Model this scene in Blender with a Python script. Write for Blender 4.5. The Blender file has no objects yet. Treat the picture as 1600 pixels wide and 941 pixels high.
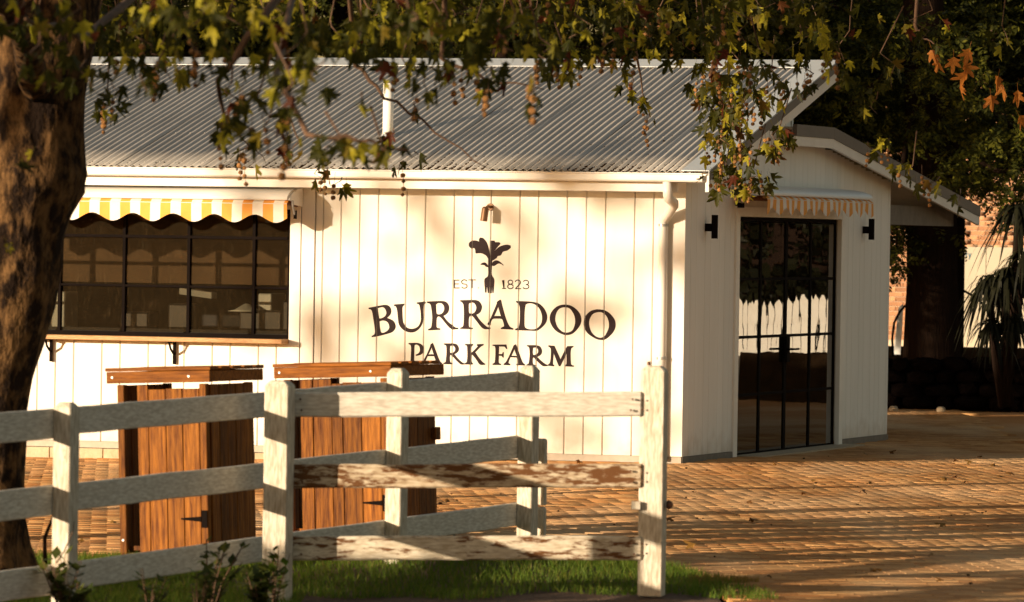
import bpy, bmesh, math, random
import numpy as np
from mathutils import Vector, Matrix, Euler
random.seed(7); rng = np.random.default_rng(7)
R = math.radians
S = bpy.context.scene
C = S.collection
PI = math.pi

# ------------------------------------------------------------------ camera
F = 8889.0                      # focal length in photo pixels (200 mm lens)
EYE = 2.084
pitch = math.atan(95.5 / F); roll = 0.015
fw = Vector((0, math.cos(pitch), -math.sin(pitch))); rt0 = Vector((1, 0, 0)); up0 = rt0.cross(fw)
rt = rt0 * math.cos(roll) + up0 * math.sin(roll); up = -rt0 * math.sin(roll) + up0 * math.cos(roll)
cam_d = bpy.data.cameras.new('camera'); cam = bpy.data.objects.new('camera', cam_d); C.objects.link(cam)
cam.matrix_world = Matrix(((rt.x, up.x, -fw.x, 0), (rt.y, up.y, -fw.y, 0), (rt.z, up.z, -fw.z, EYE), (0, 0, 0, 1)))
cam_d.sensor_width = 36; cam_d.lens = F / 1600 * 36
cam_d.clip_start = 0.5; cam_d.clip_end = 6000
cam_d.dof.use_dof = True; cam_d.dof.focus_distance = 51; cam_d.dof.aperture_fstop = 6.0
S.camera = cam
S.render.resolution_x = 1024; S.render.resolution_y = 602

# ------------------------------------------------------------------ light
SUN_AZ = 55.0                   # degrees to the left of straight behind the camera
SUN_EL = 8.5
sdir = Vector((-math.sin(R(SUN_AZ)) * math.cos(R(SUN_EL)), -math.cos(R(SUN_AZ)) * math.cos(R(SUN_EL)), math.sin(R(SUN_EL))))
sun_d = bpy.data.lights.new('sun', 'SUN'); sun = bpy.data.objects.new('sun', sun_d); C.objects.link(sun)
sun_d.energy = 5.0; sun_d.angle = R(0.5); sun_d.color = (1.0, 0.81, 0.58)
sun.rotation_euler = sdir.to_track_quat('Z', 'Y').to_euler(); sun.location = sdir * 40
W = bpy.data.worlds.new('World'); S.world = W; W.use_nodes = True
wn = W.node_tree; bg = wn.nodes['Background']
sky = wn.nodes.new('ShaderNodeTexSky'); sky.sky_type = 'NISHITA'; sky.sun_disc = False
sky.sun_elevation = R(SUN_EL); sky.sun_rotation = math.atan2(sdir.x, sdir.y)
sky.air_density = 1.0; sky.dust_density = 1.5
tint = wn.nodes.new('ShaderNodeMix'); tint.data_type = 'RGBA'; tint.blend_type = 'MULTIPLY'
tint.inputs[0].default_value = 1.0; tint.inputs[7].default_value = (1.0, 0.79, 0.60, 1)
wn.links.new(sky.outputs[0], tint.inputs[6]); wn.links.new(tint.outputs[2], bg.inputs[0]); bg.inputs[1].default_value = 0.10
S.view_settings.view_transform = 'Standard'; S.view_settings.look = 'None'
S.view_settings.exposure = 0.86; S.view_settings.gamma = 1.0
S.render.engine = 'CYCLES'
S.cycles.max_bounces = 8; S.cycles.transparent_max_bounces = 12

# ------------------------------------------------------------------ measuring helpers (photo pixel -> place)
EY = Vector((0, 0, EYE))
def ray(px, py): return fw + rt * ((px - 800) / F) - up * ((py - 470.5) / F)
def at(px, py, Y):
    r = ray(px, py); return EY + r * (Y / r.y)
def hitz(px, py, z=0.0):
    r = ray(px, py); return EY + r * ((z - EYE) / r.z)
ANG = R(18.2)
O = hitz(1064.5, 725); O.z = 0
eu = Vector((math.cos(ANG), -math.sin(ANG), 0)); ed = Vector((math.sin(ANG), math.cos(ANG), 0))
def onD(px, py, d=0.0):          # -> (U, z) on the plane D = d (parallel to the shop front)
    r = ray(px, py); t = ((O - EY).dot(ed) + d) / r.dot(ed); p = EY + r * t - O; return p.dot(eu), p.z
def onU(px, py, u=0.0):          # -> (D, z) on the plane U = u (parallel to the door side)
    r = ray(px, py); t = ((O - EY).dot(eu) + u) / r.dot(eu); p = EY + r * t - O; return p.dot(ed), p.z
def gz(x, y): return 0.019 * min(0.0, x - 1.0)
def mound(x, y): return .13 * math.exp(-(((x + .5) / 1.1) ** 2 + ((y - 35.7) / 1.2) ** 2))      # the yard falls a little to the left

# ------------------------------------------------------------------ materials
MATS = {}
def nodes(m):
    nt = m.node_tree; return nt, nt.nodes, nt.links, nt.nodes['Principled BSDF']
def mat(name, col, rough=0.6, metal=0.0, noise=None, bump=None, spec=0.5, streak=None, var=None, coat=0):
    """noise=(scale, colour2, lo, hi); streak = stretch of the noise (x,y,z); bump=(scale, strength); var = random value spread per object and island"""
    if name in MATS: return MATS[name]
    m = bpy.data.materials.new(name); m.use_nodes = True; nt, N, L, P = nodes(m)
    P.inputs['Roughness'].default_value = rough; P.inputs['Metallic'].default_value = metal
    P.inputs['Specular IOR Level'].default_value = spec
    P.inputs['Coat Weight'].default_value = coat
    tc = N.new('ShaderNodeTexCoord'); mp = N.new('ShaderNodeMapping'); L.new(tc.outputs['Object'], mp.inputs[0])
    if streak: mp.inputs['Scale'].default_value = streak
    src = None
    if noise:
        n = N.new('ShaderNodeTexNoise'); n.inputs['Scale'].default_value = noise[0]; n.inputs['Detail'].default_value = 8; n.inputs['Roughness'].default_value = .65
        L.new(mp.outputs[0], n.inputs['Vector'])
        r = N.new('ShaderNodeValToRGB'); r.color_ramp.elements[0].position = noise[2]; r.color_ramp.elements[1].position = noise[3]
        r.color_ramp.elements[0].color = (*noise[1], 1); r.color_ramp.elements[1].color = (*col, 1)
        L.new(n.outputs[0], r.inputs[0]); src = r.outputs[0]
    if var:
        oi = N.new('ShaderNodeObjectInfo'); ge = N.new('ShaderNodeNewGeometry')
        ad = N.new('ShaderNodeMath'); ad.operation = 'ADD'; L.new(oi.outputs['Random'], ad.inputs[0]); L.new(ge.outputs['Random Per Island'], ad.inputs[1])
        fr = N.new('ShaderNodeMath'); fr.operation = 'FRACT'; L.new(ad.outputs[0], fr.inputs[0])
        mr = N.new('ShaderNodeMapRange'); mr.inputs[3].default_value = 1 - var; mr.inputs[4].default_value = 1 + var; L.new(fr.outputs[0], mr.inputs[0])
        hs = N.new('ShaderNodeHueSaturation'); L.new(mr.outputs[0], hs.inputs['Value'])
        if src: L.new(src, hs.inputs['Color'])
        else: hs.inputs['Color'].default_value = (*col, 1)
        src = hs.outputs[0]
    if name in ('white_paint', 'side_paint_lifted'):
        sx = N.new('ShaderNodeSeparateXYZ'); L.new(tc.outputs['Object'], sx.inputs[0]); nd = N.new('ShaderNodeTexNoise'); nd.inputs['Scale'].default_value = 7; nd.inputs['Detail'].default_value = 6; L.new(tc.outputs['Object'], nd.inputs['Vector'])
        a1_ = N.new('ShaderNodeMath'); a1_.operation = 'MULTIPLY_ADD'; a1_.inputs[1].default_value = .55; a1_.inputs[2].default_value = -.12; L.new(nd.outputs[0], a1_.inputs[0])
        s1_ = N.new('ShaderNodeMath'); s1_.operation = 'SUBTRACT'; L.new(a1_.outputs[0], s1_.inputs[0]); L.new(sx.outputs[2], s1_.inputs[1])
        r1_ = N.new('ShaderNodeMapRange'); r1_.inputs[1].default_value = -.12; r1_.inputs[2].default_value = .16; r1_.inputs[4].default_value = .42; L.new(s1_.outputs[0], r1_.inputs[0])
        mxd = N.new('ShaderNodeMix'); mxd.data_type = 'RGBA'; L.new(r1_.outputs[0], mxd.inputs[0]); L.new(src, mxd.inputs[6]); mxd.inputs[7].default_value = (.40, .28, .17, 1); src = mxd.outputs[2]
    if src: L.new(src, P.inputs['Base Color'])
    else: P.inputs['Base Color'].default_value = (*col, 1)
    if bump:
        n2 = N.new('ShaderNodeTexNoise'); n2.inputs['Scale'].default_value = bump[0]; n2.inputs['Detail'].default_value = 6
        L.new(mp.outputs[0], n2.inputs['Vector'])
        b = N.new('ShaderNodeBump'); b.inputs['Strength'].default_value = bump[1]; b.inputs['Distance'].default_value = 0.06 if name == 'bark' else 0.02
        L.new(n2.outputs[0], b.inputs['Height']); L.new(b.outputs[0], P.inputs['Normal'])
    MATS[name] = m; return m

PAINT = mat('white_paint', (.80, .78, .73), .55, noise=(1.3, (.70, .66, .58), .25, .75), streak=(2, 2, .35), bump=(60, .06), var=.03)
TRIM = mat('trim_paint', (.82, .80, .76), .42, noise=(3, (.74, .71, .65), .2, .7), bump=(40, .05))
SIDEP = mat('side_paint_lifted', (.86, .84, .80), .55, noise=(2, (.78, .76, .71), .25, .75), streak=(2, 2, .3), bump=(60, .08), var=.03)  # same white paint, lightened so the wall in shade reads brighter
STEEL = mat('roof_steel', (.46, .43, .39), .42, .1, noise=(2.2, (.34, .31, .27), .3, .7), streak=(3, .5, 1), bump=(30, .08), var=.08)
CAP = mat('cap_steel', (.50, .53, .55), .38, .15, noise=(2, (.42, .44, .45), .3, .7), bump=(25, .05))  # pale tone puts the sun reflection on the cap into its colour
FLASH = mat('flashing_grey', (.115, .095, .085), .5, noise=(4, (.09, .075, .068), .3, .7))
BLACK = mat('black_steel', (.006, .0045, .004), .75, .0, noise=(20, (.009, .006, .005), .3, .7), spec=.02)
PLINTH = mat('plinth_paint', (.20, .17, .14), .7, noise=(8, (.13, .11, .09), .3, .7), bump=(40, .2))
PLINTHF = mat('plinth_front', (.42, .37, .30), .7, noise=(8, (.34, .29, .23), .3, .7), bump=(40, .2))
COPPER = mat('copper', (.26, .15, .08), .5, .5, noise=(15, (.18, .10, .055), .3, .7))
SHELFW = mat('shelf_timber', (.50, .27, .10), .5, noise=(14, (.32, .15, .05), .35, .62), streak=(.6, 6, 6), bump=(30, .3))
RED = mat('red_timber', (.27, .098, .013), .6, noise=(10, (.075, .021, .004), .36, .66), streak=(5, 5, .35), bump=(26, .35), var=.42, spec=.12)
REDH = mat('red_timber_rail', (.28, .095, .012), .6, noise=(9, (.10, .03, .005), .32, .66), streak=(.5, 5, 5), bump=(24, .35), var=.15, spec=.12)
SIGN = mat('sign_print', (.016, .009, .011), .7, noise=(6, (.032, .020, .022), .3, .8), spec=.15)
BARK = mat('bark', (.14, .075, .030), .95, noise=(6.5, (.014, .008, .005), .44, .62), streak=(1.5, 1.5, .8), bump=(9, 1.0), spec=.1)
BARKD = mat('dark_bark', (.022, .013, .009), .95, noise=(8, (.014, .009, .007), .35, .65), streak=(3, 3, .3), bump=(14, .9), spec=0)
TWIG = mat('twig_bark', (.13, .065, .03), .8, noise=(10, (.06, .03, .015), .3, .7))
SEED = mat('seed_brown', (.24, .11, .03), .9, bump=(80, 1.0), var=.45)
SOIL = mat('soil', (.045, .026, .014), .95, noise=(5, (.02, .012, .007), .35, .65), bump=(30, .8), spec=0)
MULCH = mat('mulch', (.17, .09, .045), .95, noise=(25, (.07, .035, .018), .35, .65), bump=(60, 1.0))
SANDST = mat('sandstone', (.50, .40, .27), .85, noise=(6, (.38, .28, .17), .3, .7), bump=(30, .4), var=.1)
ROCK = mat('rock', (.009, .006, .005), .95, noise=(7, (.004, .003, .003), .3, .7), bump=(18, .8), spec=0)
CREAM = mat('cream_panel', (.66, .58, .44), .6, noise=(3, (.58, .50, .37), .3, .7))
BRICKM = mat('house_brick', (.56, .29, .15), .85, noise=(9, (.42, .20, .10), .3, .7), bump=(50, .4), var=.28)
MORTAR = mat('mortar', (.74, .62, .46), .9, noise=(20, (.62, .52, .38), .3, .7))
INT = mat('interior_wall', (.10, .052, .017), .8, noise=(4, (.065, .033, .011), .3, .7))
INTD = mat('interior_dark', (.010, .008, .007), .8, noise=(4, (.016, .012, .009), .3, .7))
IWHITE = mat('interior_white', (.42, .42, .38), .5, noise=(4, (.34, .34, .30), .3, .7))
BLUE = mat('blue_print', (.10, .22, .30), .5)
RUST = mat('rusty_iron', (.09, .045, .025), .7, .4, noise=(30, (.16, .06, .025), .3, .7), bump=(60, .5))
GALV = mat('galvanised', (.45, .44, .42), .45, .5, noise=(12, (.33, .32, .30), .3, .7))
ROOFT = mat('roof_tile', (.16, .09, .06), .8, noise=(9, (.09, .05, .035), .3, .7))
YEL = mat('awning_yellow', (.82, .37, .065), .8, noise=(12, (.74, .32, .055), .3, .7), bump=(150, .1))
WHT = mat('awning_white', (.80, .76, .70), .75, noise=(12, (.72, .67, .60), .3, .7), bump=(150, .1))

def leafmat(name, cols, trans=.45, rough=.5):
    m = bpy.data.materials.new(name); m.use_nodes = True; nt, N, L, P = nodes(m)
    oi = N.new('ShaderNodeObjectInfo'); ge = N.new('ShaderNodeNewGeometry')
    ad = N.new('ShaderNodeMath'); ad.operation = 'ADD'; L.new(oi.outputs['Random'], ad.inputs[0]); L.new(ge.outputs['Random Per Island'], ad.inputs[1])
    fr = N.new('ShaderNodeMath'); fr.operation = 'FRACT'; L.new(ad.outputs[0], fr.inputs[0])
    r = N.new('ShaderNodeValToRGB'); cr = r.color_ramp
    while len(cr.elements) < len(cols): cr.elements.new(.5)
    for e, (p, c) in zip(cr.elements, cols): e.position = p; e.color = (*c, 1)
    L.new(fr.outputs[0], r.inputs[0])
    n = N.new('ShaderNodeTexNoise'); n.inputs['Scale'].default_value = 18; tc = N.new('ShaderNodeTexCoord'); L.new(tc.outputs['Object'], n.inputs['Vector'])
    mx = N.new('ShaderNodeMix'); mx.data_type = 'RGBA'; mx.blend_type = 'MULTIPLY'; mx.inputs[0].default_value = .5
    L.new(r.outputs[0], mx.inputs[6]); L.new(n.outputs[0], mx.inputs[7])
    L.new(mx.outputs[2], P.inputs['Base Color']); P.inputs['Roughness'].default_value = rough
    P.inputs['Specular IOR Level'].default_value = .12
    t = N.new('ShaderNodeBsdfTranslucent'); hs = N.new('ShaderNodeHueSaturation'); hs.inputs['Value'].default_value = 1.7
    L.new(mx.outputs[2], hs.inputs['Color']); L.new(hs.outputs[0], t.inputs[0])
    ms = N.new('ShaderNodeMixShader'); ms.inputs[0].default_value = trans
    L.new(P.outputs[0], ms.inputs[1]); L.new(t.outputs[0], ms.inputs[2]); L.new(ms.outputs[0], N['Material Output'].inputs[0])
    return m
LEAF = leafmat('plane_leaf', [(0, (.032, .036, .005)), (.45, (.06, .058, .006)), (.6, (.03, .032, .005)), (.77, (.42, .36, .026)), (.89, (.30, .27, .020)), (.965, (.10, .025, .010))], trans=.40)  # bright and dark stops put sunlit and shaded leaves into the colour
LEAFR = leafmat('autumn_leaf', [(0, (.34, .12, .02)), (1, (.42, .16, .03))])
CONIF = leafmat('conifer_leaf', [(0, (.022, .027, .005)), (.6, (.05, .055, .008)), (1, (.15, .145, .015))], trans=.3, rough=.6)
SHRUB = leafmat('shrub_leaf', [(0, (.05, .07, .02)), (.7, (.09, .11, .025)), (1, (.16, .17, .03))], trans=.35)
DARKF = leafmat('dark_leaf', [(0, (.008, .009, .004)), (1, (.016, .016, .006))], trans=.1)
STRAP = leafmat('strap_leaf', [(0, (.012, .012, .006)), (1, (.02, .02, .008))], trans=.1)
GRASS = leafmat('grass', [(0, (.09, .16, .018)), (.7, (.14, .21, .024)), (1, (.22, .20, .04))], trans=.4)
DRYG = leafmat('dry_grass', [(0, (.26, .17, .04)), (1, (.34, .22, .06))], trans=.4)

def weathered(name, base, dirt, peel, amount, streak):
    m = bpy.data.materials.new(name); m.use_nodes = True; nt, N, L, P = nodes(m)
    tc = N.new('ShaderNodeTexCoord'); mp = N.new('ShaderNodeMapping'); mp.inputs['Scale'].default_value = streak; L.new(tc.outputs['Object'], mp.inputs[0])
    oi = N.new('ShaderNodeObjectInfo'); sc = N.new('ShaderNodeMath'); sc.operation = 'MULTIPLY'; sc.inputs[1].default_value = 30; L.new(oi.outputs['Random'], sc.inputs[0])
    cb = N.new('ShaderNodeCombineXYZ'); L.new(sc.outputs[0], cb.inputs[0]); L.new(sc.outputs[0], cb.inputs[2]); L.new(cb.outputs[0], mp.inputs['Location'])
    n1 = N.new('ShaderNodeTexNoise'); n1.inputs['Scale'].default_value = 5; n1.inputs['Detail'].default_value = 9; n1.inputs['Roughness'].default_value = .7
    n2 = N.new('ShaderNodeTexNoise'); n2.inputs['Scale'].default_value = 16; n2.inputs['Detail'].default_value = 6
    for n in (n1, n2): L.new(mp.outputs[0], n.inputs['Vector'])
    r1 = N.new('ShaderNodeValToRGB'); r1.color_ramp.elements[0].position = .35; r1.color_ramp.elements[1].position = .68
    r1.color_ramp.elements[0].color = (*dirt, 1); r1.color_ramp.elements[1].color = (*base, 1); L.new(n2.outputs[0], r1.inputs[0])
    r2 = N.new('ShaderNodeValToRGB'); r2.color_ramp.elements[0].position = amount; r2.color_ramp.elements[1].position = amount + .06; L.new(n1.outputs[0], r2.inputs[0])
    mx = N.new('ShaderNodeMix'); mx.data_type = 'RGBA'; L.new(r2.outputs[0], mx.inputs[0]); L.new(r1.outputs[0], mx.inputs[6]); mx.inputs[7].default_value = (*peel, 1)
    L.new(mx.outputs[2], P.inputs['Base Color']); P.inputs['Roughness'].default_value = .85; P.inputs['Specular IOR Level'].default_value = .15
    b = N.new('ShaderNodeBump'); b.inputs['Strength'].default_value = .5; b.inputs['Distance'].default_value = .01; L.new(n1.outputs[0], b.inputs['Height']); L.new(b.outputs[0], P.inputs['Normal'])
    return m
FENCE = weathered('fence_paint', (.76, .71, .62), (.52, .46, .38), (.20, .13, .08), .68, (1, 1, 5))
FENCEV = weathered('post_paint', (.72, .66, .55), (.42, .35, .26), (.22, .14, .08), .64, (5, 5, .8))
PEELB = weathered('worn_paint', (.66, .55, .40), (.40, .29, .18), (.15, .065, .025), .475, (1, 3, 5))
PEEL = weathered('peeling_paint', (.76, .68, .54), (.50, .41, .29), (.15, .065, .025), .52, (1, 3, 5))

def glassmat(name, boost, dirt):
    m = bpy.data.materials.new(name); m.use_nodes = True; nt, N, L, P = nodes(m)
    tr = N.new('ShaderNodeBsdfTransparent'); tr.inputs[0].default_value = (.80, .78, .72, 1)
    gl = N.new('ShaderNodeBsdfGlossy'); gl.inputs['Roughness'].default_value = .0
    tcw = N.new('ShaderNodeTexCoord'); nw = N.new('ShaderNodeTexNoise'); nw.inputs['Scale'].default_value = 1.4; L.new(tcw.outputs['Object'], nw.inputs['Vector'])
    bw = N.new('ShaderNodeBump'); bw.inputs['Strength'].default_value = .10; bw.inputs['Distance'].default_value = .01; L.new(nw.outputs[0], bw.inputs['Height']); L.new(bw.outputs[0], gl.inputs['Normal'])
    fr = N.new('ShaderNodeFresnel'); fr.inputs[0].default_value = 1.5
    mu = N.new('ShaderNodeMath'); mu.operation = 'MULTIPLY'; mu.inputs[1].default_value = boost; mu.use_clamp = True; L.new(fr.outputs[0], mu.inputs[0])
    m1 = N.new('ShaderNodeMixShader'); L.new(mu.outputs[0], m1.inputs[0]); L.new(tr.outputs[0], m1.inputs[1]); L.new(gl.outputs[0], m1.inputs[2])
    df = N.new('ShaderNodeBsdfDiffuse'); df.inputs[0].default_value = (.42, .29, .15, 1)
    mp = N.new('ShaderNodeMapping'); mp.inputs['Scale'].default_value = (26, 26, 2.2); L.new(tcw.outputs['Object'], mp.inputs[0])
    n = N.new('ShaderNodeTexNoise'); n.inputs['Scale'].default_value = 4; n.inputs['Detail'].default_value = 8; L.new(mp.outputs[0], n.inputs['Vector'])
    mr = N.new('ShaderNodeMapRange'); mr.inputs[1].default_value = .56; mr.inputs[2].default_value = .8; mr.inputs[3].default_value = dirt * .6; mr.inputs[4].default_value = dirt * 2.4; L.new(n.outputs[0], mr.inputs[0])
    m2 = N.new('ShaderNodeMixShader'); L.new(mr.outputs[0], m2.inputs[0]); L.new(m1.outputs[0], m2.inputs[1]); L.new(df.outputs[0], m2.inputs[2])
    L.new(m2.outputs[0], N['Material Output'].inputs[0]); return m
GLASSW = glassmat('window_glass', 1.4, .028)
GLASSD = glassmat('door_glass', 1.7, .015)

def pavermat():
    m = bpy.data.materials.new('clay_paver'); m.use_nodes = True; nt, N, L, P = nodes(m)
    ge = N.new('ShaderNodeNewGeometry'); oi = N.new('ShaderNodeObjectInfo')
    ad = N.new('ShaderNodeMath'); ad.operation = 'ADD'; L.new(oi.outputs['Random'], ad.inputs[0]); L.new(ge.outputs['Random Per Island'], ad.inputs[1])
    fr = N.new('ShaderNodeMath'); fr.operation = 'FRACT'; L.new(ad.outputs[0], fr.inputs[0])
    r = N.new('ShaderNodeValToRGB'); cr = r.color_ramp
    for e, p, c in ((0, 0, (.33, .145, .050)), (1, 1, (.58, .325, .132))): cr.elements[e].position = p; cr.elements[e].color = (*c, 1)
    e = cr.elements.new(.5); e.color = (.46, .225, .083, 1)
    L.new(fr.outputs[0], r.inputs[0])
    tc = N.new('ShaderNodeNewGeometry'); mp = N.new('ShaderNodeMapping'); mp.inputs['Scale'].default_value = (.5, .12, 1); L.new(tc.outputs['Position'], mp.inputs[0])
    n = N.new('ShaderNodeTexNoise'); n.inputs['Scale'].default_value = 1.6; n.inputs['Detail'].default_value = 7; L.new(mp.outputs[0], n.inputs['Vector'])
    rr = N.new('ShaderNodeValToRGB'); rr.color_ramp.elements[0].position = .44; rr.color_ramp.elements[1].position = .68; L.new(n.outputs[0], rr.inputs[0])
    mm = N.new('ShaderNodeMath'); mm.operation = 'MULTIPLY'; mm.inputs[1].default_value = .65; L.new(rr.outputs[0], mm.inputs[0])
    mx = N.new('ShaderNodeMix'); mx.data_type = 'RGBA'; L.new(mm.outputs[0], mx.inputs[0]); L.new(r.outputs[0], mx.inputs[6]); mx.inputs[7].default_value = (.68, .46, .26, 1)
    L.new(mx.outputs[2], P.inputs['Base Color']); P.inputs['Roughness'].default_value = .9; P.inputs['Specular IOR Level'].default_value = .06
    n2 = N.new('ShaderNodeTexNoise'); n2.inputs['Scale'].default_value = 40; n2.inputs['Detail'].default_value = 4; L.new(tc.outputs['Position'], n2.inputs['Vector'])
    b = N.new('ShaderNodeBump'); b.inputs['Strength'].default_value = .5; b.inputs['Distance'].default_value = .006; L.new(n2.outputs[0], b.inputs['Height']); L.new(b.outputs[0], P.inputs['Normal'])
    return m
PAVER = pavermat()

# ------------------------------------------------------------------ mesh helpers
class MB:
    def __init__(s): s.v = []; s.f = []; s.mi = []; s.m = 0
    def add(s, vs, fs):
        k = len(s.v); s.v += [tuple(v) for v in vs]
        for f in fs: s.f.append(tuple(i + k for i in f)); s.mi.append(s.m)
        return s
    def box(s, x0, x1, y0, y1, z0, z1):
        return s.hexa([(x0, y0, z0), (x1, y0, z0), (x1, y1, z0), (x0, y1, z0), (x0, y0, z1), (x1, y0, z1), (x1, y1, z1), (x0, y1, z1)])
    def hexa(s, p): return s.add(p, [(0, 3, 2, 1), (4, 5, 6, 7), (0, 1, 5, 4), (1, 2, 6, 5), (2, 3, 7, 6), (3, 0, 4, 7)])
    def quad(s, *p): return s.add(p, [tuple(range(len(p)))])
    def prism(s, poly, axis, a, b):
        """poly: list of 2D points; extruded along axis ('x','y','z') from a to b"""
        def P(q, t): return {'x': (t, q[0], q[1]), 'y': (q[0], t, q[1]), 'z': (q[0], q[1], t)}[axis]
        n = len(poly); vs = [P(q, a) for q in poly] + [P(q, b) for q in poly]
        return s.add(vs, [tuple(range(n))[::-1], tuple(range(n, 2 * n))] + [(i, (i + 1) % n, n + (i + 1) % n, n + i) for i in range(n)])
    def tube(s, pts, rad, n=8, cap=True, wob=0.0):
        pts = [Vector(p) for p in pts]; k = len(s.v); m = len(pts)
        if not hasattr(rad, '__len__'): rad = [rad] * m
        ref = None
        for i, p in enumerate(pts):
            t = (pts[min(i + 1, m - 1)] - pts[max(i - 1, 0)]).normalized()
            if ref is None: ref = t.orthogonal().normalized()
            ref = (ref - t * ref.dot(t)).normalized(); b = t.cross(ref)
            for j in range(n):
                a = 2 * PI * j / n; r = rad[i] * (1 + wob * random.uniform(-1, 1))
                s.v.append(tuple(p + (ref * math.cos(a) + b * math.sin(a)) * r))
        for i in range(m - 1):
            for j in range(n):
                a = k + i * n + j; b2 = k + i * n + (j + 1) % n; s.f.append((a, b2, b2 + n, a + n)); s.mi.append(s.m)
        if cap:
            s.f.append(tuple(k + j for j in range(n))[::-1]); s.f.append(tuple(k + (m - 1) * n + j for j in range(n))); s.mi += [s.m, s.m]
        return s
    def build(s, name, m, parent=None, smooth=False, bevel=0):
        me = bpy.data.meshes.new(name); me.from_pydata(s.v, [], s.f)
        for x in (m if isinstance(m, (list, tuple)) else [m]): me.materials.append(x)
        if any(s.mi): me.polygons.foreach_set('material_index', s.mi)
        if smooth: me.polygons.foreach_set('use_smooth', [True] * len(s.f))
        me.update()
        if not smooth or bevel:
            bm = bmesh.new(); bm.from_mesh(me); bmesh.ops.recalc_face_normals(bm, faces=bm.faces)
            if bevel: bmesh.ops.bevel(bm, geom=bm.edges[:], offset=bevel, segments=1, affect='EDGES')
            bm.to_mesh(me); bm.free()
        o = bpy.data.objects.new(name, me); C.objects.link(o)
        if parent: o.parent = parent
        return o
def fast_mesh(name, V, FT, m, parent=None, smooth=False):
    """V (n,3) array, FT (k,3 or 4) int array"""
    me = bpy.data.meshes.new(name); nv = len(V); nf, w = FT.shape
    me.vertices.add(nv); me.vertices.foreach_set('co', V.astype(np.float32).ravel())
    me.loops.add(nf * w); me.loops.foreach_set('vertex_index', FT.astype(np.int32).ravel())
    me.polygons.add(nf); me.polygons.foreach_set('loop_start', np.arange(0, nf * w, w, dtype=np.int32))
    if smooth: me.polygons.foreach_set('use_smooth', np.ones(nf, bool))
    me.materials.append(m); me.update(calc_edges=True); me.validate()
    o = bpy.data.objects.new(name, me); C.objects.link(o)
    if parent: o.parent = parent
    return o
def scatter(name, bases, mats4, m, parent=None):
    """join copies: bases = list of (V, F tri); mats4 = list of (index, 4x4 numpy)"""
    VV = []; FF = []; k = 0
    for i, M in mats4:
        V, Fc = bases[i]; VV.append(V @ M[:3, :3].T + M[:3, 3]); FF.append(Fc + k); k += len(V)
    return fast_mesh(name, np.concatenate(VV), np.concatenate(FF), m, parent)
def tag(o, label=None, cat=None, group=None, kind=None):
    if label: o['label'] = label
    if cat: o['category'] = cat
    if group: o['group'] = group
    if kind: o['kind'] = kind
    return o
def empty(name, loc=(0, 0, 0), rz=0.0, **k):
    o = bpy.data.objects.new(name, None); C.objects.link(o); o.location = loc; o.rotation_euler = (0, 0, rz); o.empty_display_size = .2
    tag(o, **k); return o
def copy_tree(o, parent=None):
    c = o.copy(); C.objects.link(c)
    if parent: c.parent = parent
    for ch in list(o.children): copy_tree(ch, c)
    return c
def ico(sub=1):
    bm = bmesh.new(); bmesh.ops.create_icosphere(bm, subdivisions=sub, radius=1)
    V = np.array([v.co[:] for v in bm.verts]); Fc = np.array([[v.index for v in f.verts] for f in bm.faces]); bm.free(); return V, Fc

# ------------------------------------------------------------------ ground
g = MB()
xs = [-3000, -60, -12, -9, 1.0, 60, 3000]; ys = [-400, 20, 33, 100, 5000]
for i in range(len(xs)):
    for j in range(len(ys)):
        x = xs[i]; g.v.append((x, ys[j], gz(max(x, -12), 0) - .03))
for i in range(len(xs) - 1):
    for j in range(len(ys) - 1):
        a = i * len(ys) + j; g.f.append((a, a + len(ys), a + len(ys) + 1, a + 1)); g.mi.append(0)
tag(g.build('ground', SOIL), kind='structure')

tag(MB().add([(2.6, 44, -.021), (45, 44, -.021), (45, 95, -.021), (2.6, 95, -.021)], [(0, 1, 2, 3)]).build('brick_apron', PAVER), kind='structure')
# clay pavers: every paver is geometry, a little uneven; the nearest big ones are objects
yard = empty('paved_yard', (0, 40, 0), kind='structure')
PW, PD, ROT = .235, .118, R(4)
ca, sa = math.cos(ROT), math.sin(ROT)
shop_poly = lambda x, y: (lambda u, d: u < .02 and -.0 < d < 7.9)((Vector((x, y, 0)) - O).dot(eu), (Vector((x, y, 0)) - O).dot(ed))
def lawn_far(px_x):          # far edge of the lawn as a function of x
    return 38.2 - 1.1 * max(0, (px_x - .2)) - (0 if px_x < .9 else (px_x - .9) * 4.6)
cells = []
for j in range(0, 440):
    y0 = 29.5 + j * PD
    half = .094 * y0 + .9
    for i in range(int(-half / PW) - 2, int(half / PW) + 2):
        x0 = (i + (.5 if j % 2 else 0)) * PW
        x = x0 * ca - (y0 - 40) * sa * 1.0; y = 40 + (y0 - 40) * ca + x0 * sa
        if y > 78 or abs(x) > .0945 * y + .8: continue
        if shop_poly(x, y): continue
        if x < 1.35 + .03 * math.sin(y * 9) and y < lawn_far(x) + .08 * math.sin(x * 7): continue
        cells.append((y, x, y))
cells.sort()
def paver_verts(n):
    b = .0045; hw, hd = PW / 2 - .0018, PD / 2 - .0018
    base = np.array([(-hw, -hd, -.03), (hw, -hd, -.03), (hw, hd, -.03), (-hw, hd, -.03), (-hw, -hd, -b), (hw, -hd, -b), (hw, hd, -b), (-hw, hd, -b),
                     (-hw + b, -hd + b, 0), (hw - b, -hd + b, 0), (hw - b, hd - b, 0), (-hw + b, hd - b, 0)])
    return base
PB = paver_verts(0)
PF = np.array([(0, 1, 5, 4), (1, 2, 6, 5), (2, 3, 7, 6), (3, 0, 4, 7), (4, 5, 9, 8), (5, 6, 10, 9), (6, 7, 11, 10), (7, 4, 8, 11), (8, 9, 10, 11)])
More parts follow.
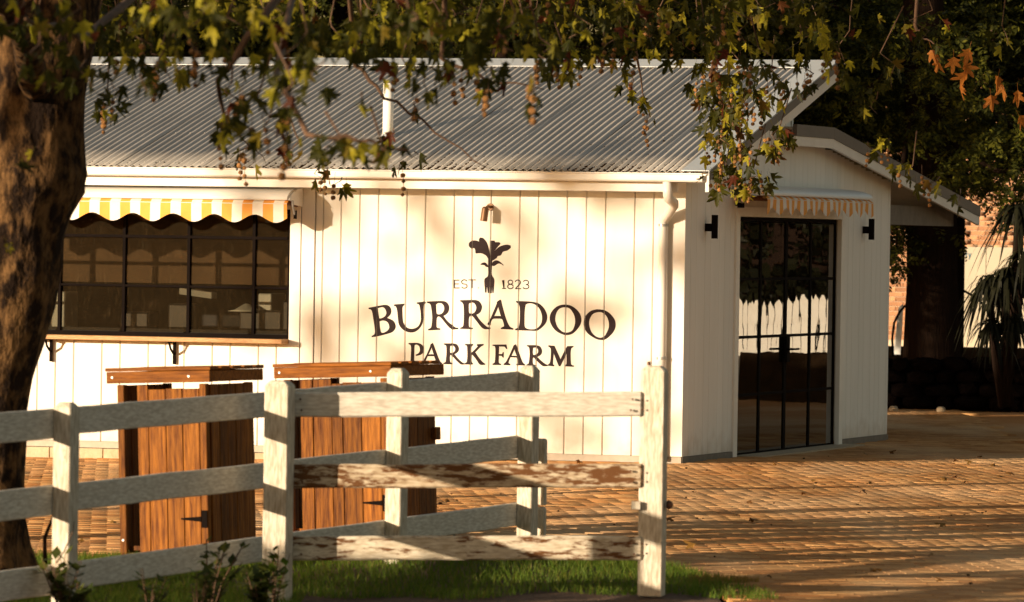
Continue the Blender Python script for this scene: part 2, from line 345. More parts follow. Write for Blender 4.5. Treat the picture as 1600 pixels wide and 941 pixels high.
pm = bpy.data.meshes.new('paver'); pm.from_pydata([tuple(v) for v in PB], [], [tuple(f) for f in PF]); pm.materials.append(PAVER)
vis = [c for c in cells if abs(c[1]) < .0895 * c[2] and c[2] > 33.0 and c[1] > 1.0][:300]
vset = set(vis)
def pav_m(c):
    e = Euler((random.gauss(0, .0038), random.gauss(0, .003), ROT + random.gauss(0, .008))).to_matrix().to_4x4()
    und = .003 * math.sin(c[1] * 1.7 + c[2] * .9) + .006 * math.sin(c[2] * 1.31 - c[1] * .6)
    e.translation = Vector((c[1], c[2] - 40, gz(c[1], 0) + .004 + und + random.uniform(-.0016, .0016))); return e
for c in vis:
    o = bpy.data.objects.new('paver', pm); C.objects.link(o); o.parent = yard; o.matrix_local = pav_m(c)
rest = [c for c in cells if c not in vset]
Ms = np.array([np.array(pav_m(c)) for c in rest])
V = np.einsum('nij,vj->nvi', Ms[:, :3, :3], PB) + Ms[:, None, :3, 3]
FT = (PF[None] + (np.arange(len(rest)) * len(PB))[:, None, None]).reshape(-1, 4)
tag(fast_mesh('paver_field', V.reshape(-1, 3), FT, PAVER, yard), kind='stuff')

# ------------------------------------------------------------------ the shop
shop = empty('farm_shop', O, -ANG, label='white weatherboard farm shop with grey corrugated roof and dark lettering on its front wall', cat='building')
E_Z = 2.725      # gutter top
# front wall boards
gr_px = [534, 563, 592, 636.5, 665.5, 710.5, 739.3, 768, 813, 842, 887, 917, 947, 992.5, 1022, 1052]
gU = [onD(x, 302)[0] for x in gr_px]
WR = -3.955                       # right edge of the window
frontw = MB().box(-8.6, -3.80, .03, .12, .04, 2.70).box(-3.80, -.03, .03, .12, .04, 2.70)
# carve the window: build the backing in pieces instead
frontw = MB().box(-3.78, -.03, .03, .10, .045, 2.70).box(-8.6, -3.78, .03, .10, .045, 1.09).box(-8.6, -3.78, .03, .10, 2.36, 2.70)
fw_o = frontw.build('front_wall', PLINTHF, shop)
def board(name, u0, u1, z0, z1, d0=-.0, d1=.029, par=None, m=PAINT):
    b = .008
    mb = MB(); mb.prism([(u0 + .0025, d1), (u0 + .0025, d0 + b), (u0 + b + .0025, d0), (u1 - b - .0025, d0), (u1 - .0025, d0 + b), (u1 - .0025, d1)], 'z', z0, z1)
    return mb.build(name, m, par)
edges = [-3.70, -3.622] + gU
for a, b in zip(edges[:-1], edges[1:]):
    board('board', a, b, .065, 2.70, par=fw_o)
glow_px = [59, 87, 115.5, 159.5, 188, 232, 259, 288, 332, 360, 404, 432, 457]
gL = [onD(x, 545)[0] for x in glow_px]
while gL[0] > -8.6: gL.insert(0, gL[0] - (.19 if len(gL) % 5 in (0, 2, 3) else .295))
for a, b in zip(gL[:-1], gL[1:]): board('board', a, b, .065, 1.085, par=fw_o)
board('board', gL[-1], -3.865, .065, 1.085, par=fw_o)
MB().box(-8.6, -.0, -.012, .03, .0, .0625).build('plinth', PLINTHF, fw_o)
# casing right of the window and corner trim
MB().box(WR, -3.845, -.014, .03, .066, 2.70).build('casing', TRIM, fw_o, bevel=.003)
MB().box(-3.838, -3.706, -.008, .03, .066, 2.70).build('casing', TRIM, fw_o, bevel=.003)
MB().box(-8.6, WR, -.010, .03, 2.345, 2.70).build('head_board', TRIM, fw_o)
MB().box(-.119, .012, -.022, .03, .066, 2.70).build('corner_board', TRIM, fw_o, bevel=.003)
# side wall (x = 0 plane) with narrow boards
sidew = MB()
DL, DR, DT = 1.83, 5.66, 2.345       # door opening
dep = 7.75
sidew.box(-.10, -.03, .12, DL, .045, 2.68).box(-.10, -.03, DR, dep, .045, 3.05).box(-.10, -.03, DL, DR, DT, 3.05)
sw = sidew.build('side_wall', PLINTHF, shop)
def lowtop(d): return 3.17 if d < 4.55 else 3.17 - (d - 4.55) * .1155
def maintop(d): return 2.60 + .258 * (d + .36)
d = .015; k = 0; sb = []
while d < dep - .01:
    w = (.19, .19, .295, .19, .295)[k % 5]; sb.append((d, min(d + w, dep))); d += w; k += 1
for a, b in sb:
    segs = [(a, b, .066)]
    if b > DL and a < DR:
        segs = []
        if a < DL: segs.append((a, DL, .066))
        if b > DR: segs.append((DR, b, .066))
        segs.append((max(a, DL), min(b, DR), DT))
    for (x0, x1, z0) in segs:
        if x1 - x0 < .012: continue
        xm = (x0 + x1) / 2; ztop = maintop(xm) if x1 < 3.12 else max(maintop(xm) if x1 < 3.8 else 0, lowtop(xm) - .04)
        mb = MB(); bb = .005
        mb.prism([(-.029, x0 + .0025), (.0 - bb, x0 + .0025), (0, x0 + .0025 + bb), (0, x1 - .0025 - bb), (-bb, x1 - .0025), (-.029, x1 - .0025)], 'z', z0, ztop)
        mb.build('board', SIDEP, sw)
MB().box(-.03, .011, .0, DL - .13, 0, .0625).build('plinth', PLINTH, sw); MB().box(-.03, .011, DR + .15, dep, 0, .0625).build('plinth', PLINTH, sw)
# upper gable wall under the high roof edge, back wall, left end
MB().box(-8.6, -.032, 3.84, 3.90, 2.6, 3.66).box(-8.6, -.032, dep - .06, dep, 0, 2.85).build('back_wall', SIDEP, shop)
MB().box(-8.7, -8.60, -.0, dep, 0, 2.72).build('end_wall', SIDEP, shop)
# eave: soffit, fascia, gutter
MB().box(-8.6, .30, -.30, .0, 2.704, 2.716).build('soffit', TRIM, shop)
MB().box(-8.6, .018, -.325, -.30, 2.555, 2.716).build('fascia', TRIM, shop, bevel=.003)
gut = MB()
prof = [(-.328, 2.655), (-.43, 2.648), (-.445, 2.662), (-.447, 2.715), (-.455, 2.722), (-.455, 2.730), (-.438, 2.730), (-.438, 2.668), (-.332, 2.668), (-.332, 2.72), (-.328, 2.72)]
gut.prism(prof, 'x', -8.7, .29); gut.build('gutter', TRIM, shop)
# roof: corrugated sheets, each an object
RX0, RX1, RD0, RD1 = -8.7, .16, -.40, 4.10
SL = .258
def rz_(d): return 2.742 + SL * (d + .40)
roof = MB().box(-8.6, .30, -.28, 4.0, 2.70, 2.71)
rp = [(-8.6, -.29), (.30, -.29), (.30, 4.02), (-8.6, 4.02)]
roof = MB().hexa([(x, dd, rz_(dd) - .075) for x, dd in rp] + [(x, dd, rz_(dd) - .028) for x, dd in rp])
roof_o = roof.build('roof', TRIM, shop)
PITCHW = .076; cw = 10 * PITCHW
def sheet(u0, w, lap):
    n = int(round(w / PITCHW)) * 8; V = []; 
    us = [u0 + i * w / n for i in range(n + 1)]
    nd = 7
    for j in range(nd + 1):
        dd = RD0 + (RD1 - RD0) * j / nd
        for i, u in enumerate(us):
            ph = (u - RX0) / PITCHW * 2 * PI
            V.append((u, dd, rz_(dd) + .010 * math.cos(ph) + lap + .0025 * math.sin(dd * 3 + u0 * 5)))
    nn = n + 1; Fq = []
    for j in range(nd):
        for i in range(n): a = j * nn + i; Fq.append((a, a + 1, a + nn + 1, a + nn))
    k = len(V); V2 = [(x, y, z - .004) for x, y, z in V[:nn]]
    V += V2
    for i in range(n): Fq.append((i, k + i, k + i + 1, i + 1))
    return np.array(V), np.array(Fq)
u = RX0; k = 0
while u < RX1 - .05:
    w = min(cw, RX1 - u); w = max(1, round(w / PITCHW)) * PITCHW
    V, Fq = sheet(u, w + (PITCHW * .5 if u + w < RX1 - .05 else 0), .007 * (k % 2))
    fast_mesh('roof_sheet', V, Fq, STEEL, roof_o, smooth=True)
    # darker lap edge: a small raised rib where sheets overlap
    u += w; k += 1
# screws along three lines
scr = MB(); V0, F0 = ico(1)
for dd in (-.28, .9, 2.3, 3.75):
    for i in range(int((RX1 - RX0) / PITCHW)):
        if i % 2 == 0:
            uu = RX0 + i * PITCHW
            scr.add([(uu + v[0] * .008, dd + v[1] * .008, rz_(dd) + .013 + v[2] * .006) for v in V0], [tuple(f) for f in F0])
tag(scr.build('roof_screw', GALV, roof_o), kind='stuff')
M = []
for i in range(1500):
    uu = random.uniform(-4.6, .1) if random.random() < .8 else random.uniform(-8.5, .1); dd = -.39 + random.expovariate(9); 
    if random.random() < .06: dd = random.uniform(-.3, 4)
    k_ = round((uu - RX0) / PITCHW) * PITCHW + RX0 + PITCHW * .5 + random.gauss(0, .012)
    q_ = random.uniform(.004, .012); M.append((0, np.array(Matrix.Translation((k_, dd, rz_(dd) - .004)) @ Matrix.Diagonal((q_, q_ * 1.6, q_ * .7, 1)))))
tag(scatter('roof_litter', [(V0, F0)], M, SOIL, roof_o), kind='stuff')
# ridge cap along the high edge
cap = MB(); a0, a1 = RD1 - .24, RD1 + .06
cap.prism([(a0, rz_(a0) + .014), (a0, rz_(a0) + .020), (a1, rz_(a1) + .028), (a1, rz_(a1) - .09), (a1 - .005, rz_(a1) - .09), (a1 - .005, rz_(a1) + .020)], 'x', -8.7, .345)
cap.build('ridge_cap', CAP, roof_o)
def slab(x0, x1, d0, d1, f0, f1, lo, hi):
    return MB().hexa([(x0, d0, f0 + lo), (x1, d0, f0 + lo), (x1, d1, f1 + lo), (x0, d1, f1 + lo), (x0, d0, f0 + hi), (x1, d0, f0 + hi), (x1, d1, f1 + hi), (x0, d1, f1 + hi)])
# barge cap on the door side
bc = MB()
def sl(d, dz): return (d, rz_(d) + dz)
for (x0, x1, lo, hi) in ((.085, .355, .016, .024), (.349, .355, -.075, .016)):
    bc.hexa([(x0, RD0 - .03, rz_(RD0 - .03) + lo), (x1, RD0 - .03, rz_(RD0 - .03) + lo), (x1, RD1 + .02, rz_(RD1 + .02) + lo), (x0, RD1 + .02, rz_(RD1 + .02) + lo),
             (x0, RD0 - .03, rz_(RD0 - .03) + hi), (x1, RD0 - .03, rz_(RD0 - .03) + hi), (x1, RD1 + .02, rz_(RD1 + .02) + hi), (x0, RD1 + .02, rz_(RD1 + .02) + hi)])
bc.build('barge_cap', CAP, roof_o)
slab(.3485, .3575, RD0 - .028, RD1 + .018, rz_(RD0 - .028), rz_(RD1 + .018), -.078, .010).build('barge_flashing', FLASH, roof_o)
def slab_(x0, x1, d0, d1, f0, f1, lo, hi):
    return MB().hexa([(x0, d0, f0 + lo), (x1, d0, f0 + lo), (x1, d1, f1 + lo), (x0, d1, f1 + lo), (x0, d0, f0 + hi), (x1, d0, f0 + hi), (x1, d1, f1 + hi), (x0, d1, f1 + hi)])
slab(.31, .345, -.40, 4.14, rz_(-.40), rz_(4.14), -.185, -.03).build('barge_board', TRIM, roof_o)
slab(-.0, .308, -.30, 4.0, rz_(-.30), rz_(4.0), -.125, -.112).build('rake_soffit', TRIM, roof_o)
# low rear roof: flat piece, then long shallow slope running past the rear wall as a verandah
def lz(d): return 3.262 if d < 4.58 else 3.262 - (d - 4.58) * .1155
# keep the flat piece only beside the high wall (it stops at the shop's high wall inside)
rear = MB()
for (x0, d0, d1) in ((-.028, 3.14, 3.92), (-8.6, 3.92, 4.58), (-8.6, 4.58, 10.96)):
    f0, f1 = lz(d0), lz(d1)
    rear.hexa([(x0, d0, f0 - .05), (.17, d0, f0 - .05), (.17, d1, f1 - .05), (x0, d1, f1 - .05), (x0, d0, f0 - .012), (.17, d0, f0 - .012), (.17, d1, f1 - .012), (x0, d1, f1 - .012)])
rear_o = rear.build('rear_roof', STEEL, shop)
for (d0, d1) in ((3.14, 4.578), (4.582, 10.96)):
    f0, f1 = lz(d0), lz(d1)
    slab(.172, .205, d0, d1, f0, f1, -.20, -.105).build('barge_board', TRIM, rear_o)
    slab(.172, .215, d0 - .0, d1, f0, f1, -.103, .012).build('barge_flashing', FLASH, rear_o)
# verandah beam and post behind the rear wall
MB().box(-.12, -.03, dep + .002, 10.7, 2.31, 2.52).build('verandah_beam', PLINTH, shop)
MB().box(-6.0, -.03, 10.62, 10.70, 2.31, 2.52).build('verandah_beam', PLINTH, shop)
MB().box(-2.62, -2.5, 10.5, 10.615, 0, 2.31).build('verandah_post', RED, shop)
# interior: floor, ceiling, counter wall seen through the long window
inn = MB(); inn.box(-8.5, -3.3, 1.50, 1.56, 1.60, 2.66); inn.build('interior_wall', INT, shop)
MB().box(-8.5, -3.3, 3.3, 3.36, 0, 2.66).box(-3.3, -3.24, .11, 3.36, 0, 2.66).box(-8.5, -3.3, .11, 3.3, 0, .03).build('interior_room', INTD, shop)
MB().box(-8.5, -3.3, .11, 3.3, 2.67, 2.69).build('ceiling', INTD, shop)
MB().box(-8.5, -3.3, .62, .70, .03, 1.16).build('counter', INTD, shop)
ib = MB().box(-8.0, onD(101, 490, 1.1)[0], 1.1, 1.45, 1.0, 1.50).build('cupboard', IWHITE, shop, bevel=.01)
MB().box(onD(403, 490, .9)[0], onD(424, 490, .9)[0], .9, 1.3, 1.16, 1.52).build('fridge', IWHITE, shop, bevel=.01)
MB().tube([(-4.86 + .16, .8, 1.345), (-4.86 + .16, .8, 1.36), (-4.86 + .16, .8, 1.42)], [.19, .12, .02], 20).build('lamp_shade', IWHITE, shop, smooth=True)
MB().hexa([(-5.45, .9, 1.50), (-5.15, 1.0, 1.46), (-5.13, 1.1, 1.46), (-5.43, 1.0, 1.50), (-5.45, .9, 1.56), (-5.15, 1.0, 1.52), (-5.13, 1.1, 1.52), (-5.43, 1.0, 1.56)]).build('lamp_tube', IWHITE, shop)
for (u0, z0, w, h) in ((-6.0, 1.16, .30, .16), (-5.5, 1.16, .22, .25), (-4.75, 1.16, .45, .20), (-4.3, 1.16, .12, .30)):
    MB().box(u0, u0 + w, .72, 1.0, z0, z0 + h).build('kitchen_box', mat('kitchen_grey', (.035, .03, .026), .5, .3, noise=(6, (.02, .017, .015), .3, .7)), shop, bevel=.02)
# long steel window
win = MB().box(-8.6, WR, .028, .07, 1.095, 1.135).box(-8.6, WR, .028, .07, 2.30, 2.345).box(WR - .035, WR, .030, .072, 1.137, 2.298)
win_o = win.build('shop_window', BLACK, shop)
mu = [WR]; x = -4.338
while x > -8.6: mu.append(x); x -= .6745
for x in mu[1:]: MB().box(x - .014, x + .014, .02, .07, 1.137, 2.298).build('mullion', BLACK, win_o)
for z in (1.585, 2.068): MB().box(-8.6, WR - .036, .024 if z < 2 else .018, .066, z - .011 - (.006 if z > 2 else 0), z + .011).build('glazing_bar', BLACK, win_o)
zs = [1.137, 1.585, 2.068, 2.298]
for i in range(len(mu) - 1):
    for j in range(3):
        x1, x0 = mu[i] - .012, mu[i + 1] + .012
        MB().box(x0, x1, .044, .048, zs[j] + .006, zs[j + 1] - .006).build('pane', GLASSW, win_o)
# timber servery shelf on iron brackets
sh = MB(); uS0, uS1 = -8.5, WR - .002
sh.box(uS0, uS1, -.19, .018, 1.052, 1.095); sh_o = sh.build('servery_shelf', SHELFW, shop, bevel=.004)
for bx in (onD(75, 550, -.1)[0], onD(268, 550, -.1)[0], -8.3):
    b = MB(); b.box(bx - .015, bx + .015, -.03, -.016, .83, 1.05).box(bx - .015, bx + .015, -.17, -.03, 1.035, 1.05)
    b.tube([(bx, -.16, 1.035), (bx, -.13, .985), (bx, -.06, .94), (bx, -.03, .93)], .011, 6)
    b.build('bracket', BLACK, sh_o)
# sign print: letters traced from the photograph, cut at the board joints
def smooth_poly(pts, n=4):
    out = []; m = len(pts)
    for i in range(m):
        p0, p1, p2, p3 = (Vector(pts[(i + k) % m]) for k in (-1, 0, 1, 2))
        a = (p1 - p0).normalized(); b = (p2 - p1).normalized()
        c = (p3 - p2)
        c = c.normalized() if c.length else b
        s1 = a.dot(b) > .55; s2 = b.dot(c) > .55
        t1 = (p2 - p0) * .5 if s1 else (p2 - p1) * .9
        t2 = (p3 - p1) * .5 if s2 else (p2 - p1) * .9
        L = (p2 - p1).length
        if t1.length: t1 = t1.normalized() * min(t1.length, L * 1.1)
        if t2.length: t2 = t2.normalized() * min(t2.length, L * 1.1)
        for q in range(n):
            t = q / n; h00 = 2 * t**3 - 3 * t * t + 1; h10 = t**3 - 2 * t * t + t; h01 = -2 * t**3 + 3 * t * t; h11 = t**3 - t * t
            out.append(tuple(p1 * h00 + t1 * h10 + p2 * h01 + t2 * h11))
    return out
def print_mesh(name, loops, org, sc, off=.0015, smooth=True, cut=.0028, grow=.5):
    cu = bpy.data.curves.new('c', 'CURVE'); cu.dimensions = '2D'; cu.fill_mode = 'BOTH'
    for lp in loops:
        pp = smooth_poly(lp) if smooth else lp
        if smooth and grow:
            ar = sum(a[0] * b[1] - b[0] * a[1] for a, b in zip(pp, pp[1:] + pp[:1])); sg = (1 if ar > 0 else -1) * (1 if lp is loops[0] else -1) * grow * sc; qq = []
            for i in range(len(pp)):
                a, b = Vector(pp[i - 1]), Vector(pp[(i + 1) % len(pp)]); t = b - a
                t = t.normalized() if t.length > 1e-6 else Vector((0, 0)); qq.append((pp[i][0] + t.y * sg, pp[i][1] - t.x * sg))
            pp = qq
        sp = cu.splines.new('POLY'); sp.points.add(len(pp) - 1); sp.use_cyclic_u = True
        for i, q in enumerate(pp):
            uu, zz = onD(org[0] + q[0] / sc, org[1] + q[1] / sc, 0); sp.points[i].co = (uu, zz, 0, 1)
    ob = bpy.data.objects.new('c', cu); C.objects.link(ob)
    dg = bpy.context.evaluated_depsgraph_get(); me = bpy.data.meshes.new_from_object(ob.evaluated_get(dg))
    bpy.data.objects.remove(ob); bpy.data.curves.remove(cu)
    bm = bmesh.new(); bm.from_mesh(me)
    for gu in gU:
        if not cut: break
        for s_ in (-cut, cut):
            bmesh.ops.bisect_plane(bm, geom=bm.verts[:] + bm.edges[:] + bm.faces[:], plane_co=(gu + s_, 0, 0), plane_no=(1, 0, 0))
        kill = [f for f in bm.faces if abs(f.calc_center_median().x - gu) < cut - .0001]
        bmesh.ops.delete(bm, geom=kill, context='FACES')
    for v in bm.verts: v.co = Vector((v.co.x, -off, v.co.y))
    # real ink thickness
    bmesh.ops.recalc_face_normals(bm, faces=bm.faces)
    me2 = bpy.data.meshes.new(name); bm.to_mesh(me2); bm.free(); me2.materials.append(SIGN)
    o = bpy.data.objects.new(name, me2); C.objects.link(o); o.parent = fw_o; return o
c4 = ((570, 460), 7.84); c5 = ((770, 460), 7.84)
G = [
 (c4, [[(48,168),(155,148),(250,132),(300,150),(322,195),(312,245),(270,290),(345,325),(375,380),(365,430),(320,468),(155,512),(85,522),(92,512),(122,490),(128,460),(125,420),(98,235),(82,190),(50,178)],
       [(155,168),(215,155),(250,175),(268,225),(250,270),(205,296),(175,298),(164,240)], [(178,330),(225,318),(275,335),(300,375),(300,420),(270,455),(225,475),(197,468),(182,400)]]),
 (c4, [[(362,128),(485,118),(480,130),(462,150),(458,200),(465,330),(490,385),(530,418),(590,425),(650,400),(685,340),(690,250),(675,140),(660,118),(638,112),(640,103),(738,92),(742,104),(718,135),(712,200),(715,280),(705,350),(670,415),(610,458),(540,462),(470,430),(425,375),(410,300),(400,200),(385,150),(362,140)]]),
 (c4, [[(762,92),(850,88),(960,86),(1005,105),(1030,150),(1025,205),(1000,240),(960,265),(1010,330),(1075,385),(1110,408),(1145,414),(1140,424),(1085,428),(1050,415),(1010,375),(940,290),(910,268),(890,275),(878,300),(876,390),(885,412),(925,422),(922,432),(778,440),(780,430),(808,415),(820,390),(830,280),(815,150),(800,115),(765,102)],
       [(870,125),(900,105),(945,110),(972,145),(975,190),(950,235),(905,250),(878,235),(872,170)]]),
 (c4, [[(1168,76),(1230,74),(1360,74),(1405,95),(1432,145),(1425,195),(1400,230),(1362,250),(1410,320),(1470,380),(1505,405),(1542,412),(1530,422),(1470,424),(1430,400),(1390,350),(1330,275),(1305,255),(1285,265),(1272,300),(1272,385),(1285,408),(1322,412),(1318,424),(1170,420),(1172,412),(1200,400),(1212,370),(1218,250),(1212,130),(1195,98),(1170,84)],
       [(1272,115),(1300,98),(1340,105),(1365,140),(1368,180),(1345,225),(1300,242),(1275,225),(1270,170)]]),
 (c5, [[(95,68),(103,85),(112,130),(160,300),(190,370),(215,405),(250,420),(250,430),(100,422),(105,412),(140,395),(140,370),(125,320),(110,300),(60,295),(0,300),(-25,340),(-30,375),(-62,370),(-58,355),(-30,310),(10,215),(50,120),(55,95),(80,75)], [(68,150),(102,268),(15,268)]]),
 (c5, [[(288,86),(420,90),(500,98),(570,120),(630,180),(663,260),(655,330),(620,385),(545,440),(440,442),(275,436),(280,425),(310,415),(325,390),(335,300),(335,180),(325,125),(290,95)],
       [(400,125),(440,108),(500,115),(560,155),(595,220),(608,290),(595,360),(550,415),(500,432),(430,428),(390,400),(385,330),(388,200)]]),
 (c5, [[(880,130),(950,140),(1015,180),(1065,240),(1083,310),(1070,370),(1030,430),(975,480),(905,497),(830,478),(760,430),(715,360),(700,295),(718,225),(770,165),(830,135)],
       [(885,155),(940,170),(980,215),(1005,270),(1012,335),(1000,400),(970,450),(915,472),(860,465),(800,415),(770,350),(762,290),(780,220),(820,172)]]),
 (c5, [[(1300,188),(1370,200),(1435,240),(1490,310),(1502,375),(1490,430),(1450,490),(1380,548),(1310,555),(1240,530),(1170,480),(1130,420),(1118,350),(1135,275),(1190,215),(1250,192)],
       [(1300,215),(1350,225),(1395,265),(1422,330),(1425,400),(1405,460),(1370,515),(1320,535),(1265,520),(1215,475),(1188,420),(1176,350),(1190,290),(1230,235)]]),
 (c4, [[(540,600),(640,598),(690,615),(722,660),(715,710),(680,740),(630,752),(625,742),(660,725),(678,690),(672,640),(640,615),(610,618),(606,640),(602,800),(610,830),(635,842),(632,850),(530,848),(535,838),(560,825),(567,780),(570,650),(562,620),(538,608)]]),
 (c4, [[(832,598),(842,620),(905,790),(925,830),(945,845),(942,852),(848,850),(850,840),(872,830),(868,800),(850,755),(770,755),(748,800),(745,830),(772,842),(770,850),(692,846),(694,838),(720,815),(770,720),(805,635),(808,618)], [(820,650),(848,738),(778,738)]]),
 (c4, [[(970,605),(1090,605),(1130,620),(1150,660),(1142,700),(1095,735),(1150,800),(1200,842),(1222,850),(1222,856),(1180,856),(1130,815),(1075,755),(1050,735),(1040,760),(1040,810),(1050,838),(1072,845),(1070,855),(965,852),(968,843),(992,830),(1000,780),(1005,700),(1000,630),(972,612)], [(1045,630),(1080,622),(1108,650),(1108,690),(1080,718),(1045,722),(1040,680)]]),
 (c4, [[(1230,612),(1325,612),(1325,620),(1305,640),(1302,700),(1304,722),(1350,680),(1390,635),(1375,625),(1378,614),(1455,612),(1452,622),(1420,640),(1350,710),(1390,770),(1440,830),(1475,855),(1472,860),(1412,858),(1370,800),(1320,740),(1306,740),(1304,820),(1322,850),(1320,858),(1225,856),(1228,848),(1252,830),(1260,760),(1258,650),(1250,628),(1232,618)]]),
 (c5, [[(0,620),(165,618),(175,668),(165,665),(145,640),(75,638),(72,735),(115,735),(125,712),(132,712),(130,775),(122,770),(112,752),(72,750),(70,830),(80,848),(100,855),(98,863),(0,862),(0,853),(25,838),(33,780),(36,700),(32,645),(18,630),(0,628)]]),
 (c5, [[(280,615),(292,640),(345,790),(368,840),(395,862),(390,870),(290,866),(292,858),(315,850),(312,820),(295,772),(215,768),(195,815),(190,845),(215,858),(210,866),(135,862),(138,853),(165,830),(215,730),(250,650),(258,630)], [(265,670),(298,758),(225,755)]]),
 (c5, [[(420,626),(540,628),(580,645),(600,690),(590,735),(540,768),(590,815),(640,855),(668,866),(668,876),(620,878),(580,850),(520,790),(495,765),(487,790),(487,840),(495,860),(518,868),(515,876),(415,870),(418,862),(440,850),(450,800),(455,720),(450,660),(440,642),(422,634)], [(492,655),(530,645),(555,670),(558,710),(535,740),(500,748),(488,730),(488,690)]]),
 (c5, [[(682,628),(755,634),(770,670),(830,800),(890,680),(915,638),(988,636),(985,644),(960,662),(950,720),(955,850),(970,870),(995,878),(990,884),(888,880),(892,872),(905,850),(905,720),(825,880),(810,875),(745,710),(738,790),(735,855),(752,872),(748,880),(674,872),(677,864),(700,845),(712,780),(715,680),(705,652),(684,638)]]),
]
for (c, loops) in G: print_mesh('letter', loops, c[0], c[1])
ce = ((720, 360), 8.967)
print_mesh('emblem_leaf', [[(120,180),(160,150),(215,148),(265,165),(258,130),(275,105),(315,115),(360,170),(385,240),(400,310),(410,392),(388,400),(365,360),(330,335),(280,318),(210,322),(205,270),(185,245),(145,248),(118,220)]], *ce)
print_mesh('emblem_leaf', [[(415,150),(470,148),(478,170),(540,172),(552,190),(510,235),(470,290),(445,350),(436,392),(416,392),(414,300)]], *ce)
print_mesh('emblem_leaf', [[(438,396),(460,320),(510,260),(560,225),(640,205),(695,215),(697,245),(650,280),(590,298),(560,345),(515,360),(500,385),(446,420),(438,420)]], *ce, off=.0019)
print_mesh('emblem_fork', [[(388,390),(440,390),(432,500),(430,620),(466,690),(462,780),(455,875),(448,875),(440,770),(432,770),(428,880),(418,880),(410,770),(400,770),(392,875),(382,875),(372,770),(362,770),(356,872),(345,870),(335,690),(385,640),(388,500)]], *ce, off=.0023)
print_mesh('emblem_leaf', [[(275,480),(310,458),(345,458),(375,490),(387,512),(355,508),(330,485)]], *ce)
print_mesh('emblem_leaf', [[(436,492),(450,450),(490,425),(535,435),(605,495),(560,468),(520,465),(470,495)]], *ce)
def stroke(lines, w, org, sc):
    """even stroke polylines into one loop each"""
    loops = []
    for ln in lines:
        L_ = []; R_ = []
        for i, p in enumerate(ln):
            p = Vector(p); t = (Vector(ln[min(i + 1, len(ln) - 1)]) - Vector(ln[max(i - 1, 0)])).normalized(); nrm = Vector((-t.y, t.x)) * w / 2
            L_.append(tuple(p + nrm)); R_.append(tuple(p - nrm))
        loops.append(L_ + R_[::-1])
    return loops
def arc(cx, cy, rx, ry, a0, a1, n=14): return [(cx + rx * math.cos(R(a0 + (a1 - a0) * i / n)), cy + ry * math.sin(R(a0 + (a1 - a0) * i / n))) for i in range(n + 1)]
c6 = ((540, 300), 2.857)
small = [
 [[(486,392),(486,430)], [(485,394),(509,394)], [(485,411),(506,411)], [(485,429),(510,429)]],
 [arc(530,402,12,9.5,-20,-180,10) + arc(530,402,12,9.5,180,90,5)[1:] + arc(530,420.5,12.5,9.5,-90,160,14)[1:]],
 [[(548,393),(582,393)], [(565,392),(565,430)]],
 [[(592,428.5),(595.5,428.5)]],
 [[(698,398),(707,393),(707,432)], [(699,431),(716,431)]],
 [arc(736,403,10.5,9,0,350,16), arc(736,422.5,12.5,10,0,350,16)],
 [arc(769,404,11.5,10.5,-170,20,10) + [(776,413),(758,432)], [(757,432),(784,432)]],
 [arc(805,404.5,12,10,-160,90,12), arc(805,423,13.5,9.5,-90,160,12)],
]
for i, lines in enumerate(small):
    for kk, lp in enumerate(stroke(lines, 4.6, *c6)): print_mesh('small_letter', [lp], *c6, off=.0015 + .0004 * kk, smooth=False, cut=0)
# gooseneck spot above the sign
u0, z0 = onD(766, 322, 0)
sp = MB().tube([(u0, .0, z0 - .01), (u0, -.012, z0 - .01)], .035, 12); sp_o = sp.build('sign_light', COPPER, shop)
MB().tube([(u0, -.012, z0 - .01), (u0, -.06, z0 - .002), (u0 - .004, -.095, z0 - .012), (u0 - .01, -.105, z0 - .035)], .013, 8).build('lamp_arm', COPPER, sp_o, smooth=True)
MB().tube([(u0 - .010, -.105, z0 - .012), (u0 - .012, -.108, z0 - .026), (u0 - .024, -.12, z0 - .145)], [.022, .034, .034], 14).build('lamp_head', COPPER, sp_o, smooth=False)
# downpipe
def D3(px, py, d): uu, zz = onD(px, py, d); return Vector((uu, d, zz))
dp = [D3(1043, 284, -.385), D3(1043.5, 305, -.385), D3(1045, 311, -.37), D3(1053, 317, -.28), D3(1053, 321, -.23), D3(1040, 340, -.09), D3(1037, 346, -.065), D3(1036.5, 355, -.062), D3(1031.5, 719, -.062)]
MB().tube(dp, .046, 16).build('downpipe', TRIM, shop, smooth=True)
for py in (352, 560): 
    q = D3(1036.8 - (py - 352) * .0135, py, -.062); MB().tube([q + Vector((0, 0, .012)), q - Vector((0, 0, .012))], .050, 16).build('pipe_clip', GALV, shop, smooth=False)
# flue on the roof
def on_roof(px, py):
    lo, hi = -.4, 4.1
    for _ in range(40):
        mid = (lo + hi) / 2; uu, zz = onD(px, py, mid)
        if zz > rz_(mid): lo = mid
        else: hi = mid
    uu, zz = onD(px, py, mid); return uu, mid, zz
fu, fd, fz = on_roof(606, 214)
ftop = onD(603, 130, fd)[1]
fl = MB().tube([(fu, fd, fz - .03), (fu, fd, ftop)], .052, 18).build('flue', TRIM, shop, smooth=True)
MB().tube([(fu, fd, fz - .02), (fu, fd, fz + .03)], [.10, .056], 18).build('flue_flashing', CAP, fl, smooth=True)
MB().tube([(fu, fd, ftop), (fu, fd, ftop + .004)], .042, 18).build('flue_dark_disc', BLACK, fl)  # black disc stands in for the dark hollow of the pipe

